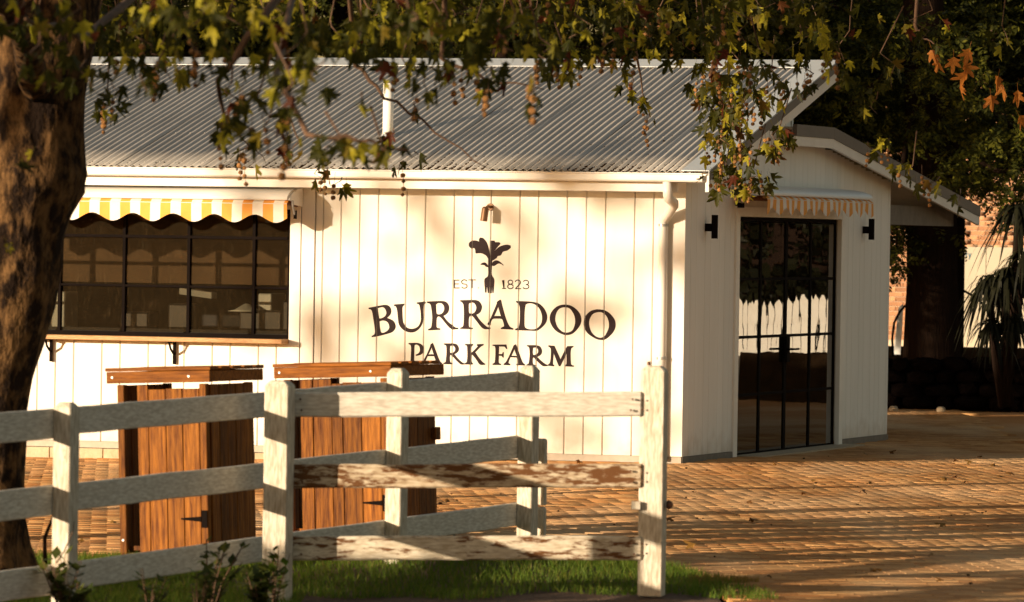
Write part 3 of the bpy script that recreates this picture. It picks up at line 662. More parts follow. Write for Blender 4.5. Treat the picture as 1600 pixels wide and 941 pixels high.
# awnings: white hood, striped valance with a scalloped hem, arms
def awning(name, L, proj, z_hood, z_top, z_bot, scal, stripe, loc, rz, drop=.05, phase=0, fold=.28):
    """local x along the wall 0..L, local -y outwards"""
    a = empty(name, loc, rz)
    hood = MB(); n = 8; prof = []
    for i in range(n + 1):
        t = i / n * PI / 2; prof.append((-.02 - (proj * .95) * math.sin(t), z_top + (z_hood - z_top) * math.cos(t)))
    prof += [(prof[-1][0] + .004, z_top - .012), (-.02, z_top - .012)]
    hood.prism(prof, 'x', 0, L); hood.build('hood', TRIM, a)
    val = MB(); y = -proj
    nseg = int(L / stripe * 6); nz = 5
    pts = []
    for i in range(nseg + 1):
        x = L * i / nseg
        hem = z_bot + drop * .5 * (1 + math.cos(2 * PI * (x / scal + phase)))
        for j in range(nz + 1):
            z = z_top - .008 + (hem - z_top + .008) * j / nz
            yy = y + (.010 * math.sin(x / scal * 2 * PI * .5)) * j / nz - fold * 0
            if j == 0: yy = y + .05
            pts.append((x, yy, z))
    for i in range(nseg):
        for j in range(nz):
            p = i * (nz + 1) + j; val.f.append((p, p + nz + 1, p + nz + 2, p + 1)); val.mi.append(int((L * (i + .5) / nseg) / stripe * 2 + 1e-6) % 2)
    val.v = pts
    v = val.build('valance', [YEL, WHT], a)
    sm = v.modifiers.new('thickness', 'SOLIDIFY'); sm.thickness = .002; sm.offset = 0
    MB().box(-.0, L, y - .006, y - .001, z_top - .050, z_top - .044).build('hem_bar', WHT, a)
    MB().tube([(0.02, -.12, z_top - .035), (L - .02, -.12, z_top - .035)], .03, 10).build('roller', RED, a)
    return a
# front awning
uA1, zA1 = onD(448, 346, -.40); uA0 = -8.3
zt = onD(300, 309, -.40)[1] + .0; zb = onD(300, 346.5, -.40)[1]; zh = onD(300, 292, -.15)[1]
sc1 = (onD(388, 346, -.40)[0] - onD(324, 346, -.40)[0])
LA = uA1 - uA0
a1 = awning('front_awning', LA, .40, zh, zt, zb, sc1, sc1 / 2, (uA0, 0, 0), 0, drop=.078, phase=((uA1 - .115 - uA0) / sc1) % 1 * -1 + .5 - .0)
a1.parent = shop
MB().box(LA + .045, LA + .065, -.34, -.30, zt - .19, zt - .11).build('arm', BLACK, a1)
MB().tube([(LA - .03, -.05, zt - .06), (LA - .02, -.36, zt - .05)], .016, 8).build('arm', RUST, a1)
MB().tube([(LA + .03, -.33, zt - .02), (LA + .045, -.36, zt - .07), (LA + .055, -.33, zt - .15)], .012, 6).build('crank', GALV, a1)
MB().prism([(-.015, zh + .0), (-.16, zh - .012), (-.30, zh - .05), (-.385, zt), (-.385, zt - .012), (-.28, zt - .02), (-.26, zt - .05), (-.015, zt - .07)], 'x', LA + .001, LA + .02).build('end_plate', TRIM, a1)
# door awning: local x runs back along the door side
dA0 = onU(1199, 330, .36)[0]; dA1 = onU(1364, 335, .36)[0]
zt2 = onU(1280, 307, .36)[1]; zb2 = onU(1280, 338, .36)[1]; zh2 = onU(1280, 294, .1)[1]
L2 = dA1 - dA0
a2 = awning('door_awning', L2, .36, zh2, zt2, zb2, L2 / 9.2, L2 / 18.4, (0, dA0, 0), R(90), drop=.07, phase=.5)
a2.parent = shop
q0, q1 = onU(1158, 317, .06), onU(1161.5, 325, .06)
MB().box(q0[0] - dA0, q1[0] - dA0, -.07, -.003, q1[1], q0[1]).build('crank_box', BLACK, a2)
MB().tube([(q1[0] - dA0 - .05, -.06, q0[1]), (-.50, -.20, zt2 - .0), (-.2, -.3, zt2 - .02)], .012, 6).build('arm', GALV, a2)
# steel framed glass door
door = MB(); RD = -.05
door.box(RD - .015, RD + .015, DL + .005, DL + .035, 0.005, DT - .005).box(RD - .015, RD + .015, DR - .035, DR - .005, .005, DT - .005).box(RD - .015, RD + .015, DL + .035, DR - .035, DT - .04, DT - .005)
door_o = door.build('glass_door', BLACK, shop)
cols = [DL + .035, DL + .035 + (DR - DL - .07) * .25, (DL + DR) / 2, DL + .035 + (DR - DL - .07) * .75, DR - .035]
rows = [.02, .60, 1.165, 1.735, DT - .045]
for i, x in enumerate(cols[1:-1]):
    w = .045 if i == 1 else .032
    MB().box(RD - .010, RD + .012, x - w, x + w, .006, DT - .041).build('stile', BLACK, door_o)
for z in rows[:-1]:
    MB().box(RD - .008, RD + .010, cols[0] + .001, cols[-1] - .001, z - .014 - (.01 if z < .1 else 0), z + .014).build('rail', BLACK, door_o)
for i in range(4):
    for j in range(4): MB().box(RD - .002, RD + .003, cols[i] + .004, cols[i + 1] - .004, rows[j] + .008, rows[j + 1] - .008).build('pane', GLASSD, door_o)
mid = cols[2]
for s_ in (-1, 1):
    MB().tube([(RD + .035, mid + s_ * .035, 1.03), (RD + .10, mid + s_ * .035, 1.03), (RD + .10, mid + s_ * .19, 1.03)], .011, 8).build('handle', BLACK, door_o)
MB().box(RD + .036, RD + .045, mid - .06, mid + .06, .90, 1.16).build('lock_plate', BLACK, door_o)
MB().box(RD - .05, RD + .30, DL + .1, DR + .2, -.01, .017).build('door_sill', SANDST, shop)
for (d0, d1) in ((DL - .13, DL), (DR, DR + .14)): MB().box(-.028, .022, d0, d1, .0, DT + .10).build('casing', TRIM, sw, bevel=.003)
MB().box(-.028, .020, DL + .001, DR - .001, DT + .001, DT + .10).build('casing', TRIM, sw)
MB().box(-2.6, -2.5, DL - .3, DR + .3, 0, 2.5).build('dark_room_panel', INTD, shop)  # near-black panel stands in for the dim room behind the door
# up and down wall lights
for (px, py0, py1) in ((1117, 336, 373), (1362, 342, 375)):
    dd, z1 = onU(px, py0, .09); _, z0 = onU(px, py1, .09)
    wl = MB().tube([(.09, dd, z0), (.09, dd, z1)], .031, 14).build('wall_light', BLACK, shop)
    MB().box(.001, .06, dd - .03, dd + .03, (z0 + z1) / 2 - .045, (z0 + z1) / 2 + .03).build('bracket', BLACK, wl)

# sandstone kerb along the left of the front wall
kb = empty('sandstone_kerb', O, -ANG, kind='structure')
u = -8.6
while u < -3.0:
    w = random.uniform(.42, .62); wp = O + eu * (u + w / 2)
    MB().box(u + .004, u + w - .004, -.10 + random.uniform(-.004, .004), .0 - .0125, gz(wp.x, 0) - .06, -.004).build('kerb_stone', SANDST, kb, bevel=.006)
    u += w

# ------------------------------------------------------------------ rail fences
def beam(name, p0, p1, h, t, m, parent, side, bev=.006, cut=0):
    """a rail from p0 to p1 (bottom edge), height h, thickness t towards side"""
    p0 = Vector(p0); p1 = Vector(p1); n = Vector(side).normalized() * t
    mb = MB(); N_ = 6
    vs = []
    for i in range(N_ + 1):
        q = p0.lerp(p1, i / N_); w = random.uniform(-.003, .003)
        vs += [q + Vector((0, 0, w)), q + n + Vector((0, 0, w)), q + n + Vector((0, 0, h + w)), q + Vector((0, 0, h + w))]
    fs = [(0, 1, 2, 3), tuple(4 * N_ + i for i in (3, 2, 1, 0))]
    for i in range(N_):
        for j in range(4): a = 4 * i + j; b = 4 * i + (j + 1) % 4; fs.append((a, b, b + 4, a + 4))
    mb.add(vs, fs); o = mb.build(name, m, parent, bevel=bev); return o
def post(name, x, y, ang, w, d_, z0, z1, m, parent, cham=.03, lean=0):
    mb = MB(); c_, s_ = math.cos(ang), math.sin(ang)
    def P(a, b, z): return (x + a * c_ - b * s_ + lean * (z - z0), y + a * s_ + b * c_, z)
    hw, hd = w / 2, d_ / 2; N_ = 5; vs = []
    for i in range(N_ + 1):
        z = z0 + (z1 - cham - z0) * i / N_; k_ = 1 + random.uniform(-.015, .015)
        vs += [P(-hw * k_, -hd * k_, z), P(hw * k_, -hd * k_, z), P(hw * k_, hd * k_, z), P(-hw * k_, hd * k_, z)]
    vs += [P(-hw + cham, -hd + cham * .6, z1), P(hw - cham, -hd + cham * .6, z1), P(hw - cham, hd - cham * .6, z1), P(-hw + cham, hd - cham * .6, z1)]
    fs = [(3, 2, 1, 0)]
    for i in range(N_ + 1):
        for j in range(4): a = 4 * i + j; b = 4 * i + (j + 1) % 4; fs.append((a, b, b + 4, a + 4))
    k = 4 * (N_ + 1); fs.append((k, k + 1, k + 2, k + 3)); mb.add(vs, fs)
    return mb.build(name, m, parent, bevel=.006)
fx0 = at(125, 700, 31.4).x; fx1 = at(808, 700, 37.1).x
fdir = Vector((fx1 - fx0, 37.1 - 31.4, 0)).normalized(); fnl = Vector((-fdir.y, fdir.x, 0))     # towards the left
def fline(px):          # point on the fence line seen at photo column px
    r = ray(px, 600); a = np.array([[r.x, -fdir.x], [r.y, -fdir.y]]); b = np.array([fx0, 31.4]); t, s = np.linalg.solve(a, b)
    return Vector((r.x * t, r.y * t, 0)), s
fence = empty('rail_fence', (0, 0, 0), label='long three rail fence with grey shaded rails running away past the timber cupboards', cat='fence')
def ztop(s, which):     # rail tops along the line (s metres from px 125): linear fit to the photo
    a = {1: (1.123, 1.220), 2: (.700, .800), 3: (.264, .360)}[which]; return a[0] + (a[1] - a[0]) * s / 6.2
fp_, _s = fline(103)
FENCE_L = fence
bay = [fline(-60)[1] - 1.6, fline(105)[1], fline(437)[1], fline(622)[1], fline(832)[1]]
for i in range(4):
    for w in (1, 2, 3):
        s0, s1 = bay[i] - .06, bay[i + 1] + .06
        if i == 0: s0 = bay[0]
        if i % 2: s0 += .122
        s1 -= .0 if i % 2 else 0
        h = .150 if i != 0 else .165
        p0 = Vector((fx0, 31.4, 0)) + fdir * (s0 + .003); p1 = Vector((fx0, 31.4, 0)) + fdir * (s1 - .122 * (0 if i % 2 == 0 and False else 0))
        if i + 1 < 5 and (i + 1) % 2: p1 = p1 - fdir * .0
        p0.z = ztop(s0, w) - h; p1.z = ztop(s1, w) - h
        off = fnl * (.052 if i % 2 == 0 else .0525 + .0)
        # rails butt on the left face of the posts
        if i < 3: p1 = Vector((fx0, 31.4, 0)) + fdir * (bay[i + 1] - .003 if True else 0); p1.z = ztop(bay[i + 1], w) - h
        if i > 0: p0 = Vector((fx0, 31.4, 0)) + fdir * (bay[i] + .003); p0.z = ztop(bay[i], w) - h
        beam('rail', p0 + off, p1 + off, h, .035, FENCE, fence, fnl)
fa = math.atan2(fdir.y, fdir.x)
for (px, w, zt_, base) in ((105, .11, 1.155, -.12), (622, .12, 1.277, -.05), (827, .12, 1.262, .0)):
    p, s = fline(px)
    post('post', p.x, p.y, fa, .115, .105, base, zt_, FENCEV, fence)
# end stub beside the last post
q = at(845, 700, 37.45)
for (za, zb) in ((.34, .78), (-.0, .33)): post('rail_stub', q.x, q.y, fa, .045, .08, za, zb, FENCEV, fence, cham=.01)
bt = fline(838)[0] + Vector((.065, -.03, 1.07)); MB().tube([bt, bt + Vector((.035, -.01, 0))], .012, 6).build('bolt', RUST, fence)

gate = empty('rail_barrier', (0, 0, 0), label='sunlit three rail barrier with peeling white paint between two square posts', cat='fence')
def px3(px, py, Y): return at(px, py, Y)
g0 = hitz(435, 930, -.03); g0.y = 33.0; g0.x = (436 - 800) / F * 33.0
post('post', at(435, 700, 33.15).x + .004, 33.15, R(-14), .145, .15, -.06, EYE - (595 - 369.5) * 33.08 / F, FENCEV, gate, lean=-.014 * 0)
g1 = at(1018, 700, 33.9)
g1 = at(1018, 700, 33.45)
post('post', g1.x + .012, 33.47, R(-12), .145, .13, .0, EYE - (572 - 378) * 33.4 / F, FENCEV, gate)
gr_ = ((613.5, 652, .5, PEEL), (726, 763, 0, PEEL), (838.5, 876, 0, PEEL))
for k, (yt, yb, _, m) in enumerate(gr_):
    ya, yb_ = 33.245, 33.40
    pl = at(440, yb, ya); pr = at(1003, yb - 1, yb_)
    h = (yb - yt) / F * 33.6
    beam('rail', pl, pr, h, .04, (FENCE, PEELB, PEEL)[k], gate, (0, 1, 0), bev=.01)
nl_ = MB()
for (px, ys_) in ((1004, (625, 640, 738, 752, 850, 864)), ):
    for py in ys_: q = at(px, py, 33.395); nl_.tube([q, q - Vector((0, .006, 0))], .006, 6)
for (px, Y) in ((470, 33.25), (988, 33.38)):
    for py in (624, 641, 736, 753, 849, 866): q = at(px + random.uniform(-3, 3), py, Y + .004); nl_.tube([q, q - Vector((0, .012, 0))], .0065, 6)
tag(nl_.build('nail_heads', RUST, gate), kind='stuff')
pn = at(1014, 571, 33.45); MB().tube([pn, pn + Vector((0, 0, .022))], .011, 8).build('pin', RUST, gate)
kn = at(1041, 789, 33.45); MB().tube([kn, kn + Vector((.01, 0, 0)), kn + Vector((.03, 0, 0)), kn + Vector((.04, 0, 0))], [.018, .03, .022, .01], 9).build('latch_knob', RUST, gate)
lb = at(992, 789, 33.41); MB().box(lb.x - .02, lb.x + .03, lb.y - .03, lb.y + .05, lb.z - .025, lb.z + .02).build('latch_block', FENCEV, gate)

# ------------------------------------------------------------------ timber cupboards (bin enclosures)
def cupboard(corner_px, Y, label, planks, W_, zt_, seed, stub=False):
    """corner: nearest vertical edge, seen at photo column corner_px, at distance Y; the front runs left and away, the side right and away"""
    random.seed(seed)
    c = at(corner_px, 700, Y)
    e = empty('timber_cupboard', (c.x, c.y, gz(c.x, 0) + .012), label=label, cat='cupboard', group='timber cupboards behind the fence')
    e.rotation_euler = (0, R(-2.2), R(-24)); e.rotation_mode = 'XYZ'
    Dp, H = (.80 if stub else .70), zt_ - gz(c.x, 0)
    t = .05
    def bx(x0, x1, *r): return MB().box(-x1, -x0, *r)
    for (x, y) in ((0, 0), (W_ - .05, 0), (0, Dp - .05), (W_ - .05, Dp - .05)): bx(x, x + .05, y, y + t, .0, H - .105).build('leg', RED, e, bevel=.004)
    x = .054
    for i, w in enumerate(planks):
        top = H - .105 - (.030 if i < 3 else .004) + random.uniform(-.004, .004)
        bx(x + .0025, x + w - .0025, .006 + random.uniform(-.004, .004), .03, .035 + random.uniform(-.008, .008), top).build('plank', RED, e, bevel=.003); x += w
    for (xa, xb) in ((-.012, .010), (W_ - .012, W_ + .01)):
        y = .052; n = 5
        for i in range(n): bx(xa + random.uniform(-.003, .003), xb, y + .002, y + (Dp - .104) / n - .002, .03, H - .11).build('side_plank', RED, e, bevel=.003); y += (Dp - .104) / n
    bx(.05, W_ - .05, .05, Dp - .04, .05, .08).build('base_board', RED, e)
    for (y0, y1) in ((-.045, -.001), (Dp + .001, Dp + .045)): bx(-.055, W_ + .055, y0, y1, H - .095, H - .018).build('top_rail', REDH, e, bevel=.004)
    for (x0, x1) in ((-.056, -.014), (W_ + .014, W_ + .056)): bx(x0, x1, .0, Dp, H - .093, H - .02).build('top_rail', REDH, e, bevel=.004)
    y = -.05
    for i in range(5): bx(-.062, W_ + .062, y, y + (.123 if i else .121), H - .0175 + random.uniform(0, .003), H + .006 + random.uniform(0, .003)).build('top_board', REDH, e, bevel=.003); y += .168
    bx(.006, .045, -.006, -.0, .20, .315).build('hinge_plate', BLACK, e)
    MB().hexa([(-q[0], q[1], q[2]) for q in ((.05, -.006, .24), (.20, -.004, .255), (.20, .001, .255), (.05, -.001, .24), (.05, -.006, .275), (.20, -.004, .265), (.20, .001, .265), (.05, -.001, .275))]).build('strap_hinge', BLACK, e)
    for (x, z) in ((W_ + .01, H - .055), (.10, H - .055), (W_ - .025, .12)):
        yy = -.046 if z > 1 else -.001
        MB().tube([(-x, yy, z), (-x, yy - .004, z)], .008, 8).build('coach_bolt', GALV, e)
    if stub: MB().box(.016, .05, Dp - .1, Dp - .02, .68, .77).build('handle_block', RED, e, bevel=.003)
    return e
cupboard(329, 37.5, 'left timber cupboard of reclaimed red boards, black strap hinge low on its door', (.125, .125, .13, .085), .66, 1.20, 3)
cupboard(611, 39.7, 'timber cupboard of reclaimed boards half hidden by the sunlit barrier, under the word PARK', (.15, .145, .085, .145, .10), .80, 1.20, 5, True)
random.seed(11)

# ------------------------------------------------------------------ plane trees
def plane_leaf(seed):
    rs = random.Random(seed)
    # outline in unit size: petiole at origin, blade towards +y
    lobes = [(-100, .55), (-52, .85), (0, 1.0), (52, .85), (100, .55)]
    pts = [(0, .0)]
    ang = []
    for i, (a, r) in enumerate(lobes):
        a += rs.uniform(-6, 6); r *= rs.uniform(.88, 1.1)
        ang += [(a - 15, r * .62), (a - 9, r * .80), (a, r), (a + 9, r * .80), (a + 15, r * .62)]
        if i < 4: ang.append((a + 26, .36 + rs.uniform(-.03, .04)))
    P = [(math.sin(R(a)) * r * .62, .22 + math.cos(R(a)) * r * .62) for a, r in ang]
    V = [(0, .22, 0)] + [(x, y, 0) for x, y in P] + [(0, .02, 0)]
    cup = rs.uniform(.1, 1.5); curl = rs.uniform(-.5, 1.2); asp = rs.uniform(.72, 1.08); tw = rs.uniform(-.5, .5)
    V2 = []
    for x, y, z in V:
        rr = x * x + (y - .22) ** 2
        V2.append((x * asp * (1 - .3 * cup * abs(x)), y, -cup * abs(x) * .55 - curl * rr * .6 + tw * x * y + rs.uniform(-.035, .035)))
    n = len(V2)
    Fc = [(0, i, i + 1) for i in range(1, n - 1)] + [(0, n - 1, 1)]
    V2 += [(-.008, -.30, .02), (.008, -.30, .02), (.006, .22, .004), (-.006, .22, .004)]
    Fc += [(n, n + 1, n + 2), (n, n + 2, n + 3)]
    return np.array(V2), np.array(Fc)
LV = [plane_leaf(s) for s in range(12)]
def leaf_mesh(i, m):
    me = bpy.data.meshes.new('leaf'); V, Fc = LV[i]; me.from_pydata([tuple(v) for v in V], [], [tuple(int(q) for q in f) for f in Fc]); me.materials.append(m); return me
LME = [leaf_mesh(i, LEAF) for i in range(12)]; LMR = [leaf_mesh(i, LEAFR) for i in range(12)]
SV, SF = ico(2)
seed_me = bpy.data.meshes.new('seed_ball'); seed_me.from_pydata([tuple(v * .0175 * (1 + .10 * ((i * 7) % 3 - 1))) for i, v in enumerate(SV)], [], [tuple(int(q) for q in f) for f in SF]); seed_me.materials.append(SEED)
def leaf_matrix(p, size, droop=1.0):
    # tip direction mostly downwards, blade normal in any direction
    az = random.uniform(0, 2 * PI); tilt = random.gauss(0, .55) * droop
    t = Vector((math.sin(tilt) * math.cos(az), math.sin(tilt) * math.sin(az), -math.cos(tilt)))
    n = Vector((random.gauss(0, 1), random.gauss(0, 1), random.gauss(0, .35))); n = (n - t * n.dot(t)).normalized(); x = t.cross(n)
    M = Matrix((x, t, n)).transposed().to_4x4() * 1.0
    M = Matrix.Translation(p) @ M @ Matrix.Scale(size, 4)
    return M
def tree_leaves(root, clusters, big_px, offx=Vector((0, 0, 0)), autumn=()):
    leaves = []; seeds = []; twigs = MB(); stalk = MB()
    for (px, py, Y, rx, ry, nl, nf) in clusters:
        sc = Y / F
        top = at(px + random.uniform(-25, 25), py - ry - random.uniform(25, 60), Y)
        pts = [top]; nseg = 4
        for i in range(1, nseg + 1):
            pts.append(at(px + rx * random.uniform(-.45, .45), py - ry + 2 * ry * i / nseg * .8, Y + random.uniform(-.25, .25)))
        if top.z > 4.0 or nl > 6: MB().tube([p - offx for p in pts], [.006, .005, .004, .003, .002], 5, cap=False).build('twig', TWIG, root, smooth=True)
        else: MB().tube([p - offx for p in pts[1:]], [.005, .004, .003, .002], 5, cap=False).build('twig', TWIG, root, smooth=True)
        for i in range(nl):
            a = random.uniform(0, 2 * PI); rr = math.sqrt(random.random())
            q = at(px + rx * rr * math.cos(a), py + ry * rr * math.sin(a), Y + random.gauss(0, .5))
            leaves.append((leaf_matrix(q - offx, random.uniform(.11, .185) * (.45 + .55 * min(1, Y / 44))), Y, 0))
        for i in range(nf):
            a = random.uniform(0, 2 * PI); rr = math.sqrt(random.random())
            q = at(px + rx * .8 * rr * math.cos(a), py + ry * .6 * rr * math.sin(a), Y + random.gauss(0, .25)) - offx
            nb = random.choice((2, 3, 3, 4)); st = [q + Vector((0, 0, .05))]
            for b in range(nb):
                q = q + Vector((random.uniform(-.012, .012), random.uniform(-.012, .012), -random.uniform(.036, .055))); seeds.append(q.copy()); st.append(q.copy())
            stalk.tube(st, .0016, 3, cap=False)
    for (px, py, Y) in autumn: leaves.append((leaf_matrix(at(px, py, Y) - offx, .2), 0, 1))
    random.shuffle(leaves); leaves.sort(key=lambda l: l[1])
    keep = [l for l in leaves if l[1] < 900][:300]; restl = leaves[300:]
    for (M, _, au) in keep:
        o = bpy.data.objects.new('leaf', (LMR if au else LME)[random.randrange(12)]); C.objects.link(o); o.parent = root; o.matrix_local = M
    if restl: tag(scatter('foliage', LV, [(random.randrange(12), np.array(M)) for M, _, _ in restl], LEAF, root), kind='stuff')
    for i, q in enumerate(seeds[:300]):
        o = bpy.data.objects.new('seed_ball', seed_me); C.objects.link(o); o.parent = root; o.location = q; o.rotation_euler = (random.random() * 6, random.random() * 6, 0); o.scale = (random.uniform(.65, 1.12),) * 3
    if len(seeds) > 300: tag(scatter('seed_balls', [(np.array([v * .0175 for v in SV]), SF)], [(0, np.array(Matrix.Translation(q))) for q in seeds[300:]], SEED, root), kind='stuff')
    tag(stalk.build('fruit_stalk', TWIG, root, smooth=True), kind='stuff')

# the near tree with its crooked trunk at the left
TY = 34.3
tb = at(-35, 880, TY)
pt = empty('plane_tree', tb, label='big crooked plane tree trunk at the left with branches of dangling leaves overhead', cat='tree')
path = [(960, -50, 150), (905, -45, 110), (885, -42, 92), (850, -38, 78), (800, -36, 72), (750, -34, 70), (690, -33, 71), (640, -30, 72), (590, -20, 74), (540, -6, 76), (480, 8, 78), (420, 18, 79), (370, 22, 78), (335, 28, 84), (300, 38, 90), (270, 42, 90), (240, 44, 84), (200, 50, 78), (150, 60, 74), (100, 66, 76), (50, 76, 78), (0, 88, 70), (-80, 110, 62), (-180, 140, 55), (-330, 190, 48)]
NT = 40; V = []; 
for i, (py, px, r) in enumerate(path):
    c = at(px, py, TY) - tb
    for j in range(NT):
        a = 2 * PI * j / NT
        rr = r * TY / F * (1 + .035 * math.sin(3 * a + i * .5) + .03 * math.sin(7 * a + i * 1.3) + random.uniform(-.02, .02))
        if py > 840: rr *= 1 + .12 * math.sin(5 * a)
        V.append((c.x + rr * math.cos(a), c.y + rr * math.sin(a) * .95, c.z))
Fq = [(i * NT + j, i * NT + (j + 1) % NT, (i + 1) * NT + (j + 1) % NT, (i + 1) * NT + j) for i in range(len(path) - 1) for j in range(NT)]
trunk = fast_mesh('trunk', np.array(V), np.array(Fq), BARK, pt, smooth=True)
# limbs reaching across above the picture and down into it
def limb(pts, rad, parent, off, name='limb'):
    P = [Vector(at(*p)) - off for p in pts]; out = []
    for i in range(len(P) - 1):
        for k in range(4): out.append(P[i].lerp(P[i + 1], k / 4) + Vector((0, 0, random.uniform(-.02, .02))))
    out.append(P[-1]); r = [rad[0] + (rad[1] - rad[0]) * i / (len(out) - 1) for i in range(len(out))]
    return MB().tube(out, r, 9, wob=.08).build(name, BARK if rad[0] > .04 else TWIG, parent, smooth=True)
limb([(95, -40, TY), (300, -170, 33), (520, -230, 31), (800, -250, 30), (1050, -240, 31)], (.17, .03), pt, tb)
limb([(60, 150, TY), (40, 60, 33), (10, 10, 31), (-60, -60, 28)], (.10, .05), pt, tb)
limb([(520, -230, 31), (470, -60, 29), (400, 40, 28), (340, 130, 28), (355, 200, 29)], (.035, .006), pt, tb)
limb([(300, -170, 34), (240, -30, 31), (130, 60, 29), (40, 30, 28)], (.035, .010), pt, tb)
limb([(520, -230, 31), (540, -80, 33), (555, 100, 34), (600, 150, 34), (680, 205, 34), (760, 262, 34)], (.02, .003), pt, tb)
limb([(800, -250, 30), (700, -90, 32), (690, 90, 33), (760, 122, 33), (850, 140, 33)], (.022, .003), pt, tb)
limb([(470, -60, 29), (430, 120, 26), (480, 205, 25), (560, 222, 25), (640, 235, 25)], (.018, .005), pt, tb)
limb([(355, 200, 36), (400, 232, 36), (415, 255, 36)], (.006, .002), pt, tb)
limb([(240, -30, 30), (262, 20, 30), (268, 42, 30), (250, 70, 30)], (.010, .004), pt, tb)
clL = [ # px, py, distance, rx, ry, leaves, fruit strings
 (30, 25, 26, 60, 30, 16, 0), (110, 40, 27, 60, 45, 26, 0), (60, 90, 26, 45, 35, 8, 0), (130, 115, 28, 40, 35, 10, 0), (165, 160, 34, 28, 25, 9, 3), (180, 125, 29, 18, 30, 5, 0),
 (62, 235, 27, 14, 10, 1, 0), (35, 258, 27, 12, 10, 2, 0), (15, 385, 26, 12, 10, 1, 0),
 (220, 60, 30, 60, 55, 34, 2), (255, 110, 29, 35, 28, 8, 3), (310, 60, 26, 50, 55, 26, 2), (225, 130, 24, 16, 22, 3, 0), (300, 15, 24, 100, 25, 22, 0),
 (380, 60, 28, 60, 55, 30, 1), (365, 150, 29, 35, 35, 8, 2), (400, 175, 27, 55, 35, 14, 2), (440, 140, 24, 45, 45, 10, 1), (350, 205, 30, 25, 25, 6, 1),
 (385, 240, 37, 26, 20, 5, 2), (430, 205, 26, 45, 28, 9, 1), (455, 60, 25, 60, 50, 22, 0), (500, 105, 24, 30, 40, 6, 0), (560, 155, 25, 22, 18, 2, 0),
 (470, 225, 33, 35, 22, 7, 1), (500, 268, 42, 22, 16, 4, 2), (530, 285, 42, 14, 12, 3, 1), (520, 225, 25, 45, 18, 9, 0), (590, 228, 26, 50, 16, 11, 0),
 (610, 210, 34, 22, 15, 3, 1), (625, 262, 40, 12, 18, 2, 1), (650, 243, 40, 10, 10, 1, 0), (560, 50, 27, 70, 45, 26, 0), (640, 35, 24, 50, 35, 10, 0),
 (630, 110, 31, 35, 35, 10, 3), (665, 125, 27, 25, 30, 5, 1), (690, 60, 29, 60, 55, 24, 0), (648, 172, 36, 6, 18, 1, 0), (740, 120, 33, 45, 22, 6, 4), (780, 50, 28, 60, 50, 24, 1),
 (828, 140, 25, 14, 25, 4, 2), (770, 118, 30, 30, 25, 5, 2), (850, 80, 31, 45, 35, 12, 3), (700, 90, 26, 40, 20, 6, 0),
]
for _ in range(36): clL.append((random.uniform(0, 830), random.uniform(-15, 48), random.uniform(30, 42), 40, 24, 8, 0))
tree_leaves(pt, clL, 0, tb)

# the second plane tree, its trunk out of the picture on the right
t2 = Vector((8.2, 46.5, 0))
pt2 = empty('plane_tree', t2, label='plane tree hanging fruit laden branches over the roof corner at the right', cat='tree')
o = MB().tube([(0, 0, -.05), (0, 0, .3), (.05, 0, 1.5), (.0, .1, 3.0), (-.2, .1, 4.6), (-.5, .1, 6.2)], [.42, .33, .28, .27, .24, .18], 24, wob=.03).build('trunk', BARK, pt2, smooth=True)
limb([(2240, -240, 46.5), (1800, -330, 46), (1450, -230, 46), (1150, -150, 47), (950, -130, 46)], (.17, .03), pt2, t2)
limb([(1150, -150, 47), (1140, 0, 47.5), (1110, 120, 48), (1150, 200, 48), (1165, 250, 48)], (.03, .005), pt2, t2)
limb([(1450, -230, 46), (1260, -60, 45), (1252, 20, 45), (1250, 60, 45)], (.022, .005), pt2, t2)
limb([(1450, -230, 46), (1430, 40, 46), (1440, 60, 46), (1470, 75, 46)], (.02, .004), pt2, t2)
limb([(950, -130, 46), (985, 40, 45), (1000, 110, 45), (1005, 150, 45)], (.02, .004), pt2, t2)
clR = [
 (1140, 225, 48, 45, 40, 46, 9), (1125, 278, 48, 28, 22, 18, 5), (1175, 278, 48, 34, 25, 24, 8), (1215, 215, 48, 26, 24, 20, 7), (1120, 170, 48, 35, 40, 38, 7), (1165, 150, 47.5, 42, 42, 42, 6),
 (1100, 120, 47, 35, 30, 18, 3), (1210, 130, 46, 30, 35, 16, 3), (1145, 95, 46, 60, 30, 26, 4), (1262, 120, 40, 22, 25, 4, 4), (1300, 95, 38, 20, 20, 2, 3),
 (985, 130, 45, 15, 22, 5, 1), (1000, 160, 45, 12, 15, 4, 2), (1012, 185, 45, 12, 12, 1, 3), (960, 75, 40, 55, 35, 20, 3), (880, 100, 40, 35, 20, 10, 4), (900, 50, 35, 60, 45, 26, 1),
 (1000, 40, 38, 60, 45, 28, 2), (1080, 60, 42, 50, 50, 28, 3), (1150, 40, 40, 60, 45, 30, 1), (1250, 50, 42, 55, 50, 26, 1), (1190, 90, 38, 30, 25, 8, 1),
 (1330, 60, 44, 55, 60, 16, 0), (1390, 110, 44, 35, 45, 8, 0), (1440, 40, 45, 50, 40, 10, 0), (1560, 55, 44, 40, 25, 5, 0), (1380, 235, 46, 25, 25, 6, 2), (1420, 270, 46, 28, 18, 8, 2), (1360, 230, 47, 14, 14, 3, 1),
 (1460, 285, 46, 22, 16, 5, 1), (1498, 305, 46, 12, 16, 2, 0), (1370, 160, 46, 30, 30, 4, 0),
]
for _ in range(27): clR.append((random.uniform(800, 1300), random.uniform(-15, 48), random.uniform(38, 47), 40, 24, 9, random.choice((0, 0, 1))))
tree_leaves(pt2, clR, 0, t2, autumn=[(1455, 75, 50), (1462, 90, 50), (1505, 98, 50), (1508, 112, 50), (1515, 75, 50), (1560, 118, 50), (1566, 130, 50), (1548, 148, 50), (1590, 140, 50), (1592, 180, 50), (1500, 130, 50), (1490, 88, 50)])

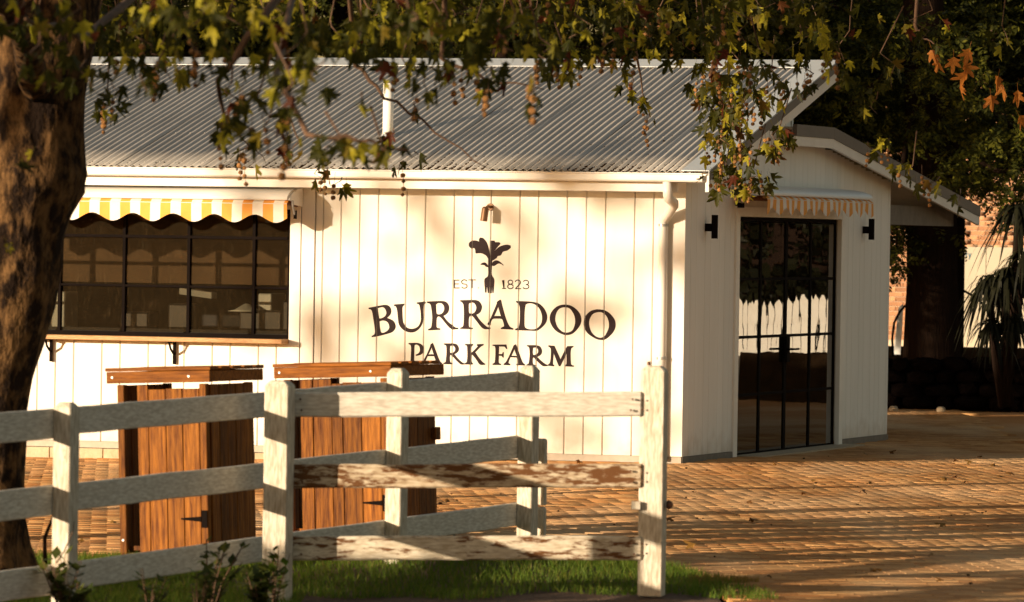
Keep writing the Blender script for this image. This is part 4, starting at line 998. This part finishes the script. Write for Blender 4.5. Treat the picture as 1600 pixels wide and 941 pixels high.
# ------------------------------------------------------------------ conifers behind the shop
def spray(seed):
    rs = random.Random(seed); V = []; Fc = []
    for i in range(15):
        t = i / 14; s = -1 if i % 2 else 1
        L = .42 * (1 - t * .7) * rs.uniform(.7, 1.2); a = R(48 * s + rs.uniform(-12, 12)) if i < 14 else 0
        p = Vector((0, t, -.18 * t * t + rs.uniform(-.03, .03))); d = Vector((math.sin(a), math.cos(a), rs.uniform(-.5, .35))).normalized(); w = d.cross(Vector((rs.uniform(-.5, .5), rs.uniform(-.5, .5), 1))).normalized() * .065
        k = len(V); m_ = p + d * L * .55; V += [p, m_ - w, p + d * L, m_ + w]; Fc += [(k, k + 1, k + 2), (k, k + 2, k + 3)]
    return np.array([tuple(v) for v in V]), np.array(Fc)
SPR = [spray(s) for s in range(6)]
def conifer(x, y, h, rad, label, n=2200, z0=.3, size=.30, group='conifers behind the shop', zlim=5.4, tr=.16):
    e = empty('conifer_tree', (x, y, gz(x, 0) if abs(x) < 12 else 0), label=label, cat='tree', group=group)
    MB().tube([(0, 0, -.1), (.03, 0, h * .3), (0, .04, h * .7), (0, 0, h)], [tr * 1.3, tr, tr * .6, .02], 12, wob=.05).build('trunk', BARKD, e, smooth=True)
    M = []; br = MB()
    nb = int(n / 26)
    for b in range(nb):
        z = z0 + (min(h, zlim) - z0) * random.random(); az = random.uniform(0, 2 * PI); L = rad * (1 - (z / h) ** 1.6) * random.uniform(.6, 1.1) + .3
        p0 = Vector((0, 0, z)); dr = Vector((math.cos(az), math.sin(az), random.uniform(-.05, .25)))
        tip = p0 + dr * L + Vector((0, 0, -.12 * L * L * .3)); br.tube([p0, p0.lerp(tip, .5) + Vector((0, 0, .06)), tip], [.03, .018, .006], 4, cap=False)
        for k in range(26):
            t = .25 + .75 * math.sqrt(random.random()); q = p0.lerp(tip, t) + Vector((random.gauss(0, .10), random.gauss(0, .10), random.gauss(0, .09)))
            a2 = az + random.gauss(0, .9); e_ = Euler((random.gauss(-.1, .6), random.gauss(0, .7), a2 - PI / 2)).to_matrix().to_4x4()
            mm = Matrix.Translation(q) @ e_ @ Matrix.Scale(size * random.uniform(.6, 1.3), 4); M.append((random.randrange(6), np.array(mm)))
    br.build('bough', BARKD, e, smooth=True)
    scatter('crown', SPR, M, CONIF, e); return e
names = ['conifer tree behind the left end of the roof ridge', 'conifer tree behind the roof ridge left of the white flue', 'conifer tree behind the roof just right of the white flue', 'conifer tree behind the middle of the roof ridge',
         'conifer tree behind the roof above the downpipe', 'conifer tree behind the high corner of the roof', 'conifer tree filling the gap between the two roofs', 'conifer tree above the rear verandah roof', 'conifer tree at the right edge behind the verandah']
cx = [-6.6, -4.4, -2.3, -.2, 1.9, 3.7, 4.7, 6.0, 7.6]
for i, (x, nme) in enumerate(zip(cx, names)):
    y = 71.5 + (i % 3) * 1.5
    if i >= 6: y = 77 + (i % 2)
    conifer(x, y, 9 + random.uniform(0, 2), 2.0, 'dark ' + nme, n=3300 if i < 6 else 2600, z0=2.0 if i < 6 else (2.9 if i == 6 else 3.15), zlim=5.6)
# a closed wood farther back so that no sky shows
M = []
for i in range(5200):
    x = random.uniform(-12, 13); y = 96 + random.uniform(0, 3.5); z = random.uniform(0 if x < 2 else 3.8, 7.5)
    M.append((random.randrange(6), np.array(Matrix.Translation((x, y, z)) @ Euler((random.random() * 6, random.random() * 6, random.random() * 6)).to_matrix().to_4x4() @ Matrix.Scale(random.uniform(.5, .95), 4))))
tag(scatter('far_wood', SPR, M, CONIF), kind='stuff')

# big dark trunk in the garden bed
bt_ = at(1457, 560, 74.0)
old = empty('old_tree', (bt_.x, 74.0, 0), label='thick black tree trunk standing in the garden bed right of the shop', cat='tree')
s74 = 74.0 / F
tp = [(700, 1460, 62), (660, 1459, 54), (600, 1458, 48), (520, 1457, 43), (440, 1456.5, 40), (350, 1456, 39), (250, 1452, 37), (100, 1445, 34), (-80, 1440, 30)]
MB().tube([at(px, py, 74.0) - Vector((bt_.x, 74.0, 0)) for py, px, r in tp], [r * s74 for py, px, r in tp], 22, wob=.04).build('trunk', BARKD, old, smooth=True)
M = []
for (px, py, rx, ry, n) in ((1405, 330, 10, 60, 40), (1400, 400, 9, 45, 30), (1540, 285, 60, 20, 110), (1570, 215, 45, 20, 110), (1585, 320, 22, 25, 60), (1595, 240, 20, 40, 60), (1500, 245, 40, 20, 50), (1450, 200, 60, 30, 90), (1530, 160, 60, 30, 90), (1480, 120, 80, 40, 120), (1340, 160, 45, 40, 70), (1450, 60, 120, 40, 160), (1585, 260, 20, 30, 20)):
    for i in range(n):
        q = at(px + random.gauss(0, rx * .6), py + random.gauss(0, ry * .6), 72.5 + random.uniform(-1, 1)) - Vector((bt_.x, 74.0, 0))
        M.append((random.randrange(6), np.array(Matrix.Translation(q) @ Euler((random.gauss(-.4, .5), random.gauss(0, .6), random.uniform(0, 6.3))).to_matrix().to_4x4() @ Matrix.Scale(random.uniform(.16, .34), 4))))
scatter('crown', SPR, M, CONIF, old)
bo = MB()
for pp in ([(1457, 180, 74), (1500, 235, 73), (1560, 268, 72.5), (1640, 262, 72)], [(1457, 120, 74), (1420, 200, 73), (1404, 300, 72.5), (1400, 400, 72.5)], [(1456, 90, 74), (1520, 150, 73), (1600, 210, 73)], [(1456, 60, 74), (1380, 120, 73), (1320, 170, 73)]):
    bo.tube([at(*p) - Vector((bt_.x, 74.0, 0)) for p in pp], [.06, .04, .03, .012][:len(pp)], 6)
bo.build('bough', BARKD, old, smooth=True)

# retaining wall of rocks and the garden bed
bed = MB(); bed.box(3.2, 14, 72.9, 83, -.05, .62); tag(bed.build('garden_bed', SOIL), kind='structure')
rw = empty('rock_wall', (0, 72.6, 0), label='low dark rock retaining wall along the garden bed right of the shop', cat='wall')
rbase = []
for s in range(5):
    V, Fc = ico(2); rs = random.Random(s); off = [rs.uniform(.8, 1.12) for _ in V]; rbase.append((np.clip(V * np.array(off)[:, None], -.86, .86), Fc))
rme = []
for V, Fc in rbase:
    me = bpy.data.meshes.new('rock'); me.from_pydata([tuple(v) for v in V], [], [tuple(int(q) for q in f) for f in Fc]); me.materials.append(ROCK); rme.append(me)
for row in range(4):
    x = 3.9 + random.uniform(0, .2)
    while x < 8.6:
        w = random.uniform(.18, .46); o = bpy.data.objects.new('rock', random.choice(rme)); C.objects.link(o); o.parent = rw
        o.location = (x + w / 2, random.uniform(-.03, .05), .09 + row * .165 + random.uniform(-.02, .02)); o.scale = (w * .60, .2, .10 + random.uniform(0, .03)); o.rotation_euler = (random.uniform(-.1, .1), 0, random.uniform(-.2, .2)); x += w
for (px, py, Y, w, lb) in ((1396, 636, 71.5, 9, 'small pale stone on the paving next to the shop corner'), (1470, 636.5, 71.5, 9, 'small pale stone on the paving in front of the thick trunk')):
    q = at(px, py, Y); o = bpy.data.objects.new('stone', rme[1].copy()); o.data.materials.clear(); o.data.materials.append(SANDST); C.objects.link(o)
    o.location = (q.x, Y, gz(q.x, 0) + .03); o.scale = (w / F * Y * .9, .06, .045); tag(o, lb, 'stone')

# strap leaved plant
dq = at(1572, 560, 70.8)
dr = empty('dracaena', (dq.x, 70.8, 0), label='black silhouetted strap leaved plant with drooping tufts at the right edge', cat='plant')
heads = [(1572, 430, 46, 120), (1545, 440, 40, 70), (1590, 330, 45, 100), (1548, 505, 30, 60), (1585, 500, 35, 70), (1600, 400, 40, 60)]
st = MB()
for (px, py, r, n) in heads:
    hp = at(px, py, 70.8) - dr.location; st.tube([(random.uniform(-.05, .05), 0, .1), (hp.x * .6, 0, hp.z * .5), (hp.x, 0, hp.z)], [.06, .045, .035], 8)
st.build('stem', BARKD, dr, smooth=True)
dl = MB(); lm = []
for (px, py, r, n) in heads:
    hp = at(px, py, 70.8) - dr.location
    for i in range(n):
        az = random.uniform(0, 2 * PI); el = random.uniform(-.3, 1.2); L = r / F * 70.8 * random.uniform(1.1, 2.0); w = .021
        dv = Vector((math.cos(az) * math.cos(el), math.sin(az) * math.cos(el) * .7, math.sin(el))); sd = dv.cross(Vector((0, 0, 1))).normalized() * w
        pts = [hp + dv * L * t + Vector((0, 0, -1.25 * L * t * t)) for t in (0, .25, .5, .75, 1)]; k = len(dl.v)
        for j, p in enumerate(pts): ww = (1, 1.1, .9, .6, .08)[j]; dl.v += [tuple(p - sd * ww), tuple(p + sd * ww)]
        for j in range(4): a = k + 2 * j; dl.f.append((a, a + 1, a + 3, a + 2)); dl.mi.append(0)
dl.build('strap_leaves', STRAP, dr)

# thin hoop behind the trunk
hp = [at(px, py, 75.5) for px, py in ((1396, 560), (1394, 530), (1397, 505), (1406, 487), (1420, 472), (1450, 452), (1480, 446), (1505, 454), (1525, 465), (1540, 480), (1547, 500), (1550, 560))]
tag(MB().tube(hp, .016, 6).build('garden_hoop', BLACK, smooth=True), 'thin black hoop arching behind the thick trunk in the garden bed', 'hoop')
q = at(1404, 520, 76.5); tag(MB().hexa([(q.x - .06, 76.5, .6), (q.x + .03, 76.5, .6), (q.x + .03, 76.6, .6), (q.x - .06, 76.6, .6), (q.x + .0, 76.5, 1.25), (q.x + .06, 76.5, 1.3), (q.x + .06, 76.6, 1.3), (q.x + .0, 76.6, 1.25)]).build('white_board', TRIM), 'white board leaning beside the thick trunk in front of the brick wall', 'board')

# brick house far behind
HX0, HY = at(1330, 500, 90).x, 90.0
house = empty('brick_house', (HX0, HY, 0), label='sunlit brick house seen in gaps between the trees at the right', cat='house')
hw = MB().box(0, 12, .02, 6, 0, 5.4).build('wall', MORTAR, house)
MB().prism([(-.4, 5.35), (12.4, 5.35), (8, 7.6), (4, 7.6)], 'y', -.4, 6.4).build('roof', ROOFT, house)
BV = np.array([(x, y, z) for z in (0, .064) for (x, y) in ((0, 0), (.222, 0), (.222, .05), (0, .05))]); BFq = np.array([(4, 5, 6, 7), (0, 1, 5, 4), (1, 2, 6, 5), (3, 0, 4, 7), (0, 3, 2, 1)])
bme = bpy.data.meshes.new('brick'); bme.from_pydata([tuple(v) for v in BV], [], [tuple(int(q) for q in f) for f in BFq]); bme.materials.append(BRICKM)
bl = []
for r_ in range(62):
    for c_ in range(22):
        bl.append((c_ * .234 + (.117 if r_ % 2 else 0), r_ * .076 + .55 if False else r_ * .076 + .6))
def near_win(b):
    x = 800 + (b[0] + HX0) / 90 * F; yy = 388 + (EYE - b[1]) / 90 * F
    return not ((1385 < x < 1418 and 340 < yy < 560) or (1555 < x < 1605 and 190 < yy < 345) or (1500 < x < 1545 and 350 < yy < 390))
bl.sort(key=near_win)
for i, b in enumerate(bl[:300]):
    o = bpy.data.objects.new('brick', bme); C.objects.link(o); o.parent = hw; o.location = (b[0], -.003 + random.uniform(-.002, .002), b[1])
Ms = np.array([(b[0], -.003 + random.uniform(-.002, .002), b[1]) for b in bl[300:]])
VV = (BV[None] + Ms[:, None]).reshape(-1, 3); FFt = (BFq[None] + (np.arange(len(Ms)) * 8)[:, None, None]).reshape(-1, 4)
tag(fast_mesh('brickwork', VV, FFt, BRICKM, hw), kind='stuff')
# dark window on the house over the cream panel
hx0, hx1 = at(1507, 370, 90).x - HX0, at(1575, 370, 90).x - HX0
# cream panelled screen with small blue print
pq0, pq1 = at(1485, 500, 84).x, at(1650, 500, 84).x
pz1 = at(1530, 386, 84).z; pz0 = at(1530, 545, 84).z
scn = empty('panel_screen', (pq0, 84, 0), label='cream panelled screen with small blue lettering behind the thick trunk', cat='screen')
for (a, b) in ((0, .515), (.52, 1.03), (1.035, pq1 - pq0)):
    for (z0, z1) in ((pz0 - .4, (pz0 + pz1) / 2 - .003), ((pz0 + pz1) / 2 + .003, pz1)):
        MB().box(a, b - .004, 0, .04, z0, z1).build('panel', CREAM, scn, bevel=.003)
MB().box(-.05, pq1 - pq0, -.25, .0 - .003, pz0 - .12, pz0 - .03).build('ledge', CREAM, scn)
MB().box(0.0, pq1 - pq0, .045, .09, pz0 - .7, pz1 - .05).build('frame', INTD, scn)
# blue print: five little letters 'unity' in stroked bars, smaller bars above
def tiny(lines, ox, oz, s, w):
    mb = MB()
    for ln in lines:
        for (a, b) in zip(ln[:-1], ln[1:]):
            a = Vector(a); b = Vector(b); t = (b - a).normalized(); n = Vector((-t.y, t.x)) * w / 2; t = t * w / 2
            mb.add([(ox + s * p.x, -.0035, oz + s * p.y) for p in (a - t - n, b + t - n, b + t + n, a - t + n)], [(0, 1, 2, 3)])
    return mb
word = {'u': [[(0, 1), (0, .2), (.3, 0), (.6, .2), (.6, 1)]], 'n': [[(0, 0), (0, 1)], [(0, .8), (.35, 1), (.6, .8), (.6, 0)]], 'i': [[(0, 0), (0, .9)]], 't': [[(0, 1.4), (0, 0)], [(-.25, 1), (.25, 1)]], 'y': [[(0, 1), (.3, .1)], [(.6, 1), (.1, -.5)]]}
ox = at(1496, 397, 84).x - pq0; oz = at(1500, 402, 84).z; s_ = .055; x = 0
for ch in 'unity':
    tiny(word[ch], ox + x, oz, s_, .22).build('print_letter', BLUE, scn); x += {'i': .03, 't': .035}.get(ch, .05)

# ------------------------------------------------------------------ plants and grass by the fence
def grass_patch(name, area_fn, n, hmin, hmax, m, bx, by, kind=True, col=None):
    V = np.zeros((n * 3, 3)); k = 0
    for i in range(n * 3):
        if k >= n: break
        x = random.uniform(*bx); y = random.uniform(*by)
        if not area_fn(x, y): continue
        h = random.uniform(hmin, hmax); a = random.uniform(0, PI); w = random.uniform(.0025, .005); z = gz(x, 0) - .01 + (mound(x, y) if kind else 0)
        lx, ly = random.gauss(0, .35) * h, random.gauss(0, .35) * h
        V[k * 3] = (x - w * math.cos(a), y - w * math.sin(a), z); V[k * 3 + 1] = (x + w * math.cos(a), y + w * math.sin(a), z); V[k * 3 + 2] = (x + lx, y + ly, z + h); k += 1
    FT = np.arange(k * 3).reshape(-1, 3); o = fast_mesh(name, V[:k * 3], FT, m)
    if kind: tag(o, 'short green grass growing beneath the fence rails', 'grass', kind='stuff')
    return o
def lawn_in(x, y):
    near = 33.6 + .25 * math.sin(x * 3.1) + .15 * math.sin(x * 7.7) if x > -1.2 else 31.5
    return near < y < lawn_far(x) - .05 + .1 * math.sin(x * 5)
nx, ny = 60, 60; V = []
for i in range(nx + 1):
    x = -5.5 + 6.75 * i / nx; y1 = min(38.3, lawn_far(x) + .02)
    for j in range(ny + 1):
        y = 29 + (y1 - 29) * j / ny; V.append((x, y, gz(x, 0) - .014 + mound(x, y) + .006 * math.sin(x * 9) * math.sin(y * 7)))
Fq = [(i * (ny + 1) + j, (i + 1) * (ny + 1) + j, (i + 1) * (ny + 1) + j + 1, i * (ny + 1) + j + 1) for i in range(nx) for j in range(ny)]
tag(fast_mesh('mulch_strip', np.array(V), np.array(Fq), MULCH, smooth=True), kind='structure')
grass_patch('lawn_grass', lawn_in, 52000, .025, .075, GRASS, (-4.2, 1.9), (31.5, 38.4))
dry = grass_patch('dry_grass', lambda x, y: (x - 1.32) ** 2 / .05 + (y - 34.9) ** 2 / .05 < 1, 1200, .02, .07, DRYG, (1.0, 1.7), (34.6, 35.2), kind=False)
tag(dry, 'patch of golden dry grass right of the tall fence post', 'grass', kind='stuff')
# tree litter: small crumbs scattered on the paving
M = []
for i in range(420):
    y = random.uniform(34, 56); x = random.uniform(-.09, .09) * y
    if shop_poly(x, y): continue
    M.append((random.randrange(5), np.array(Matrix.Translation((x, y, gz(x, 0) + .016)) @ Euler((0, 0, random.random() * 6)).to_matrix().to_4x4() @ Matrix.Diagonal(((lambda q: (q, q * .8, q * .5, 1))(.003 + .013 * random.random() ** 2.5))))))
tag(scatter('leaf_litter', rbase, M, SOIL), 'dark crumbs and seed bits scattered over the brick paving', 'litter', kind='stuff')

M = []
for i in range(90):
    y = random.uniform(34, 58); x = random.uniform(-.09, .09) * y
    if shop_poly(x, y) or (x < 1.3 and y < 38.5): continue
    M.append((random.randrange(12), np.array(Matrix.Translation((x, y, gz(x, 0) + .03)) @ Euler((random.gauss(0, .25), random.gauss(0, .25), random.random() * 6)).to_matrix().to_4x4() @ Matrix.Scale(random.uniform(.07, .13), 4))))
tag(scatter('fallen_leaves', LV, M, leafmat('fallen_leaf', [(0, (.20, .09, .025)), (.6, (.32, .17, .04)), (1, (.12, .05, .02))], trans=.1)), 'dry brown leaves fallen on the brick paving', 'leaves', kind='stuff')
def weed(px, Y, hpx, n, label, lean=0, m=SHRUB, top_only=False, lsz=.035):
    hpx *= 1.35; n = int(n * 2.2); b = at(px, 900, Y); b.z = gz(b.x, 0); e = empty('weed_plant', b, label=label, cat='plant', group='weeds along the fence')
    st = MB(); lv = MB(); H = hpx / F * Y
    for s_ in range(max(2, n // 9)):
        a = random.uniform(0, 6.3); sp = random.uniform(.05, .35) * H; L = H * random.uniform(.6, 1)
        pts = [Vector((0, 0, 0)), Vector((math.cos(a) * sp * .4 + lean * .3, math.sin(a) * sp * .4, L * .5)), Vector((math.cos(a) * sp + lean, math.sin(a) * sp, L))]
        st.tube(pts, [.006, .004, .0015], 5)
        for i in range(9):
            t = random.uniform(.3, 1.0); p = pts[0].lerp(pts[1], t * 2) if t < .5 else pts[1].lerp(pts[2], t * 2 - 1)
            az = random.uniform(0, 6.3); el = random.uniform(-.2, .9); d = Vector((math.cos(az) * math.cos(el), math.sin(az) * math.cos(el), math.sin(el))); w = d.cross(Vector((0, 0, 1))).normalized()
            l = lsz * random.uniform(.9, 2.2); lv.add([p, p + d * l * .5 - w * l * .3, p + d * l, p + d * l * .5 + w * l * .3], [(0, 1, 2, 3)])
    st.build('stem', TWIG, e, smooth=True); lv.build('leaves', m, e); return e
weed(100, 31.0, 85, 60, 'dark leafy weed at the foot of the leftmost fence post', lsz=.05)
weed(118, 30.8, 60, 50, 'low weed with pale leaves just right of the leftmost fence post', lsz=.05)
weed(235, 30.8, 75, 40, 'thin dark weed below the lowest rail, left of the cupboard door', lsz=.04)
weed(310, 30.8, 80, 50, 'dark bushy weed below the lowest rail under the left cupboard door', lsz=.04)
weed(330, 31.4, 100, 45, 'arching weed stem crossing the lowest rail under the left cupboard', lean=.10, lsz=.045)
weed(405, 31.6, 60, 70, 'dense dark weed clump left of the thick gate post', lsz=.05)
weed(428, 31.8, 85, 30, 'yellow green sprig in front of the thick gate post', lsz=.05, m=GRASS)
# creeper on the first post
cr = [at(px, py, 31.0) for px, py in ((88, 880), (100, 862), (108, 845), (114, 830), (116, 815))]
tag(MB().tube(cr, [.005, .004, .004, .003, .002], 5).build('creeper', TWIG, smooth=True), 'thin bare creeper climbing the face of the leftmost fence post', 'creeper')
cr = [at(px, py, 33.0) for px, py in ((72, 900), (70, 865), (70, 840), (78, 820), (84, 805), (80, 790))]
tag(MB().tube(cr, [.014, .013, .012, .010, .008, .004], 6).build('sapling', BARKD, smooth=True), 'dark bare sapling between the tree trunk and the leftmost fence post', 'sapling')

# ------------------------------------------------------------------ outside the picture: what the door glass mirrors and what shades the yard
pk = empty('picket_fence', (14.6, 73.2, 0), R(-36), label='white picket fence out of the picture, mirrored in the glass door', cat='fence')
pw = mat('picket_white', (.78, .74, .66), .6, noise=(5, (.66, .60, .5), .3, .7))
pkm = MB().prism([(-.05, .08), (.05, .08), (.05, 1.28), (0, 1.36), (-.05, 1.28)], 'y', -.012, .012).build('picket', pw, pk); pkm.location = (-6, -.04, 0)
for i in range(1, 108):
    o = pkm.copy(); C.objects.link(o); o.location = (-6 + i * .114, -.04, 0); o.scale.z = 1 + .04 * math.sin(i * .5)
for z in (.10, .55, 1.0): MB().box(-6.2, 6.4, -.02, .03, z, z + .10).build('rail', pw, pk)
def shade_tree(x, y, h, rad, z0, n, label, size=.42, tr=.2):
    e = empty('shade_tree', (x, y, 0), label=label, cat='tree', group='trees to the left of the picture')
    MB().tube([(0, 0, -.1), (.05, 0, z0 * .5), (0, .05, z0), (0, 0, h * .85)], [tr * 1.3, tr, tr * .9, .05], 12, wob=.05).build('trunk', BARKD, e, smooth=True)
    M = []
    for i in range(n):
        a = random.uniform(0, 2 * PI); r = rad * math.sqrt(random.random()); z = random.uniform(z0, h)
        M.append((random.randrange(12), np.array(leaf_matrix(Vector((r * math.cos(a), r * math.sin(a), z)), size * random.uniform(.6, 1.2)))))
    scatter('crown', LV, M, LEAF, e); return e
#SHADE_BEGIN
for i, (x, y) in enumerate(((-14.5, 58.6), (-13.4, 60.2), (-12.2, 61.6))):
    conifer(x, y, 10, 1.9, 'unseen conifer added to shade the garden bed, ' + ('nearest', 'middle', 'farthest')[i] + ' of three in a row', n=1500, z0=.2, size=.42, group='unseen conifers added for shade', zlim=9)  # unseen row added to shade the rocks, thick trunk and strap plant
shade_tree(-13, 19.9, 8, 2.6, .3, 2500, 'unseen low branching tree added at the left to shade the near paving')  # unseen, added for its shade on the near paving
shade_tree(-13, 29.4, 9.5, 3.0, 4.6, 1300, 'unseen tall tree added at the left, its high crown shading the leaves')  # unseen, crown placed to shade the hanging leaves
shade_tree(-14, 33.0, 9.5, 2.6, 5.0, 800, 'unseen tall tree added at the left to shade the crooked trunk')  # unseen, added to shade the crooked trunk and the right-hand branches
shade_tree(-34, 29.8, 9.3, 2.6, 6.8, 95, 'thin crowned tree far off to the left whose leaves dapple the shop wall', tr=.05, size=.6)
shade_tree(-15, 36.5, 8, 1.3, 6.5, 60, 'slim tree off to the left with a small high crown', tr=.12)
for (hx, hy, hr, nm, L_) in ((-40, 8, -52, 'unseen dark hedge added to keep sky out of the long window reflection', 16), (17.5, 78, -36, 'unseen dark hedge added to darken the door reflection above the pickets', 9)):
    hb = empty('reflection_blocker', (hx, hy, 0), R(hr), label=nm, cat='hedge'); M = []
    for i in range(int(L_ * 190)): M.append((random.randrange(6), np.array(Matrix.Translation((random.uniform(-L_ / 2, L_ / 2), random.uniform(-.5, .5), random.uniform(0, 4.7 if L_ > 10 else 7.5))) @ Euler((random.random() * 6, random.random() * 6, random.random() * 6)).to_matrix().to_4x4() @ Matrix.Scale(random.uniform(.7, 1.1), 4))))
    scatter('foliage', SPR, M, DARKF, hb); MB().box(-L_ / 2, L_ / 2, -.15, .15, 0, 4.5 if L_ > 10 else 7.2).build('solid_core', BARKD, hb)  # added foliage and solid core; near-black colour keeps mirrored views dark
hd = empty('hedge', (-8.6, 28.6, 0), R(-55), label='unseen low hedge added at the left to shade the near grass', cat='hedge'); M = []  # unseen blocker added to darken the grass under the barrier
for i in range(2600): M.append((random.randrange(12), np.array(leaf_matrix(Vector((random.uniform(-1.2, 1.2), random.uniform(-.25, .25), random.uniform(.05, 1.56))), .14, 2))))
scatter('foliage', LV, M, SHRUB, hd)
#SHADE_END
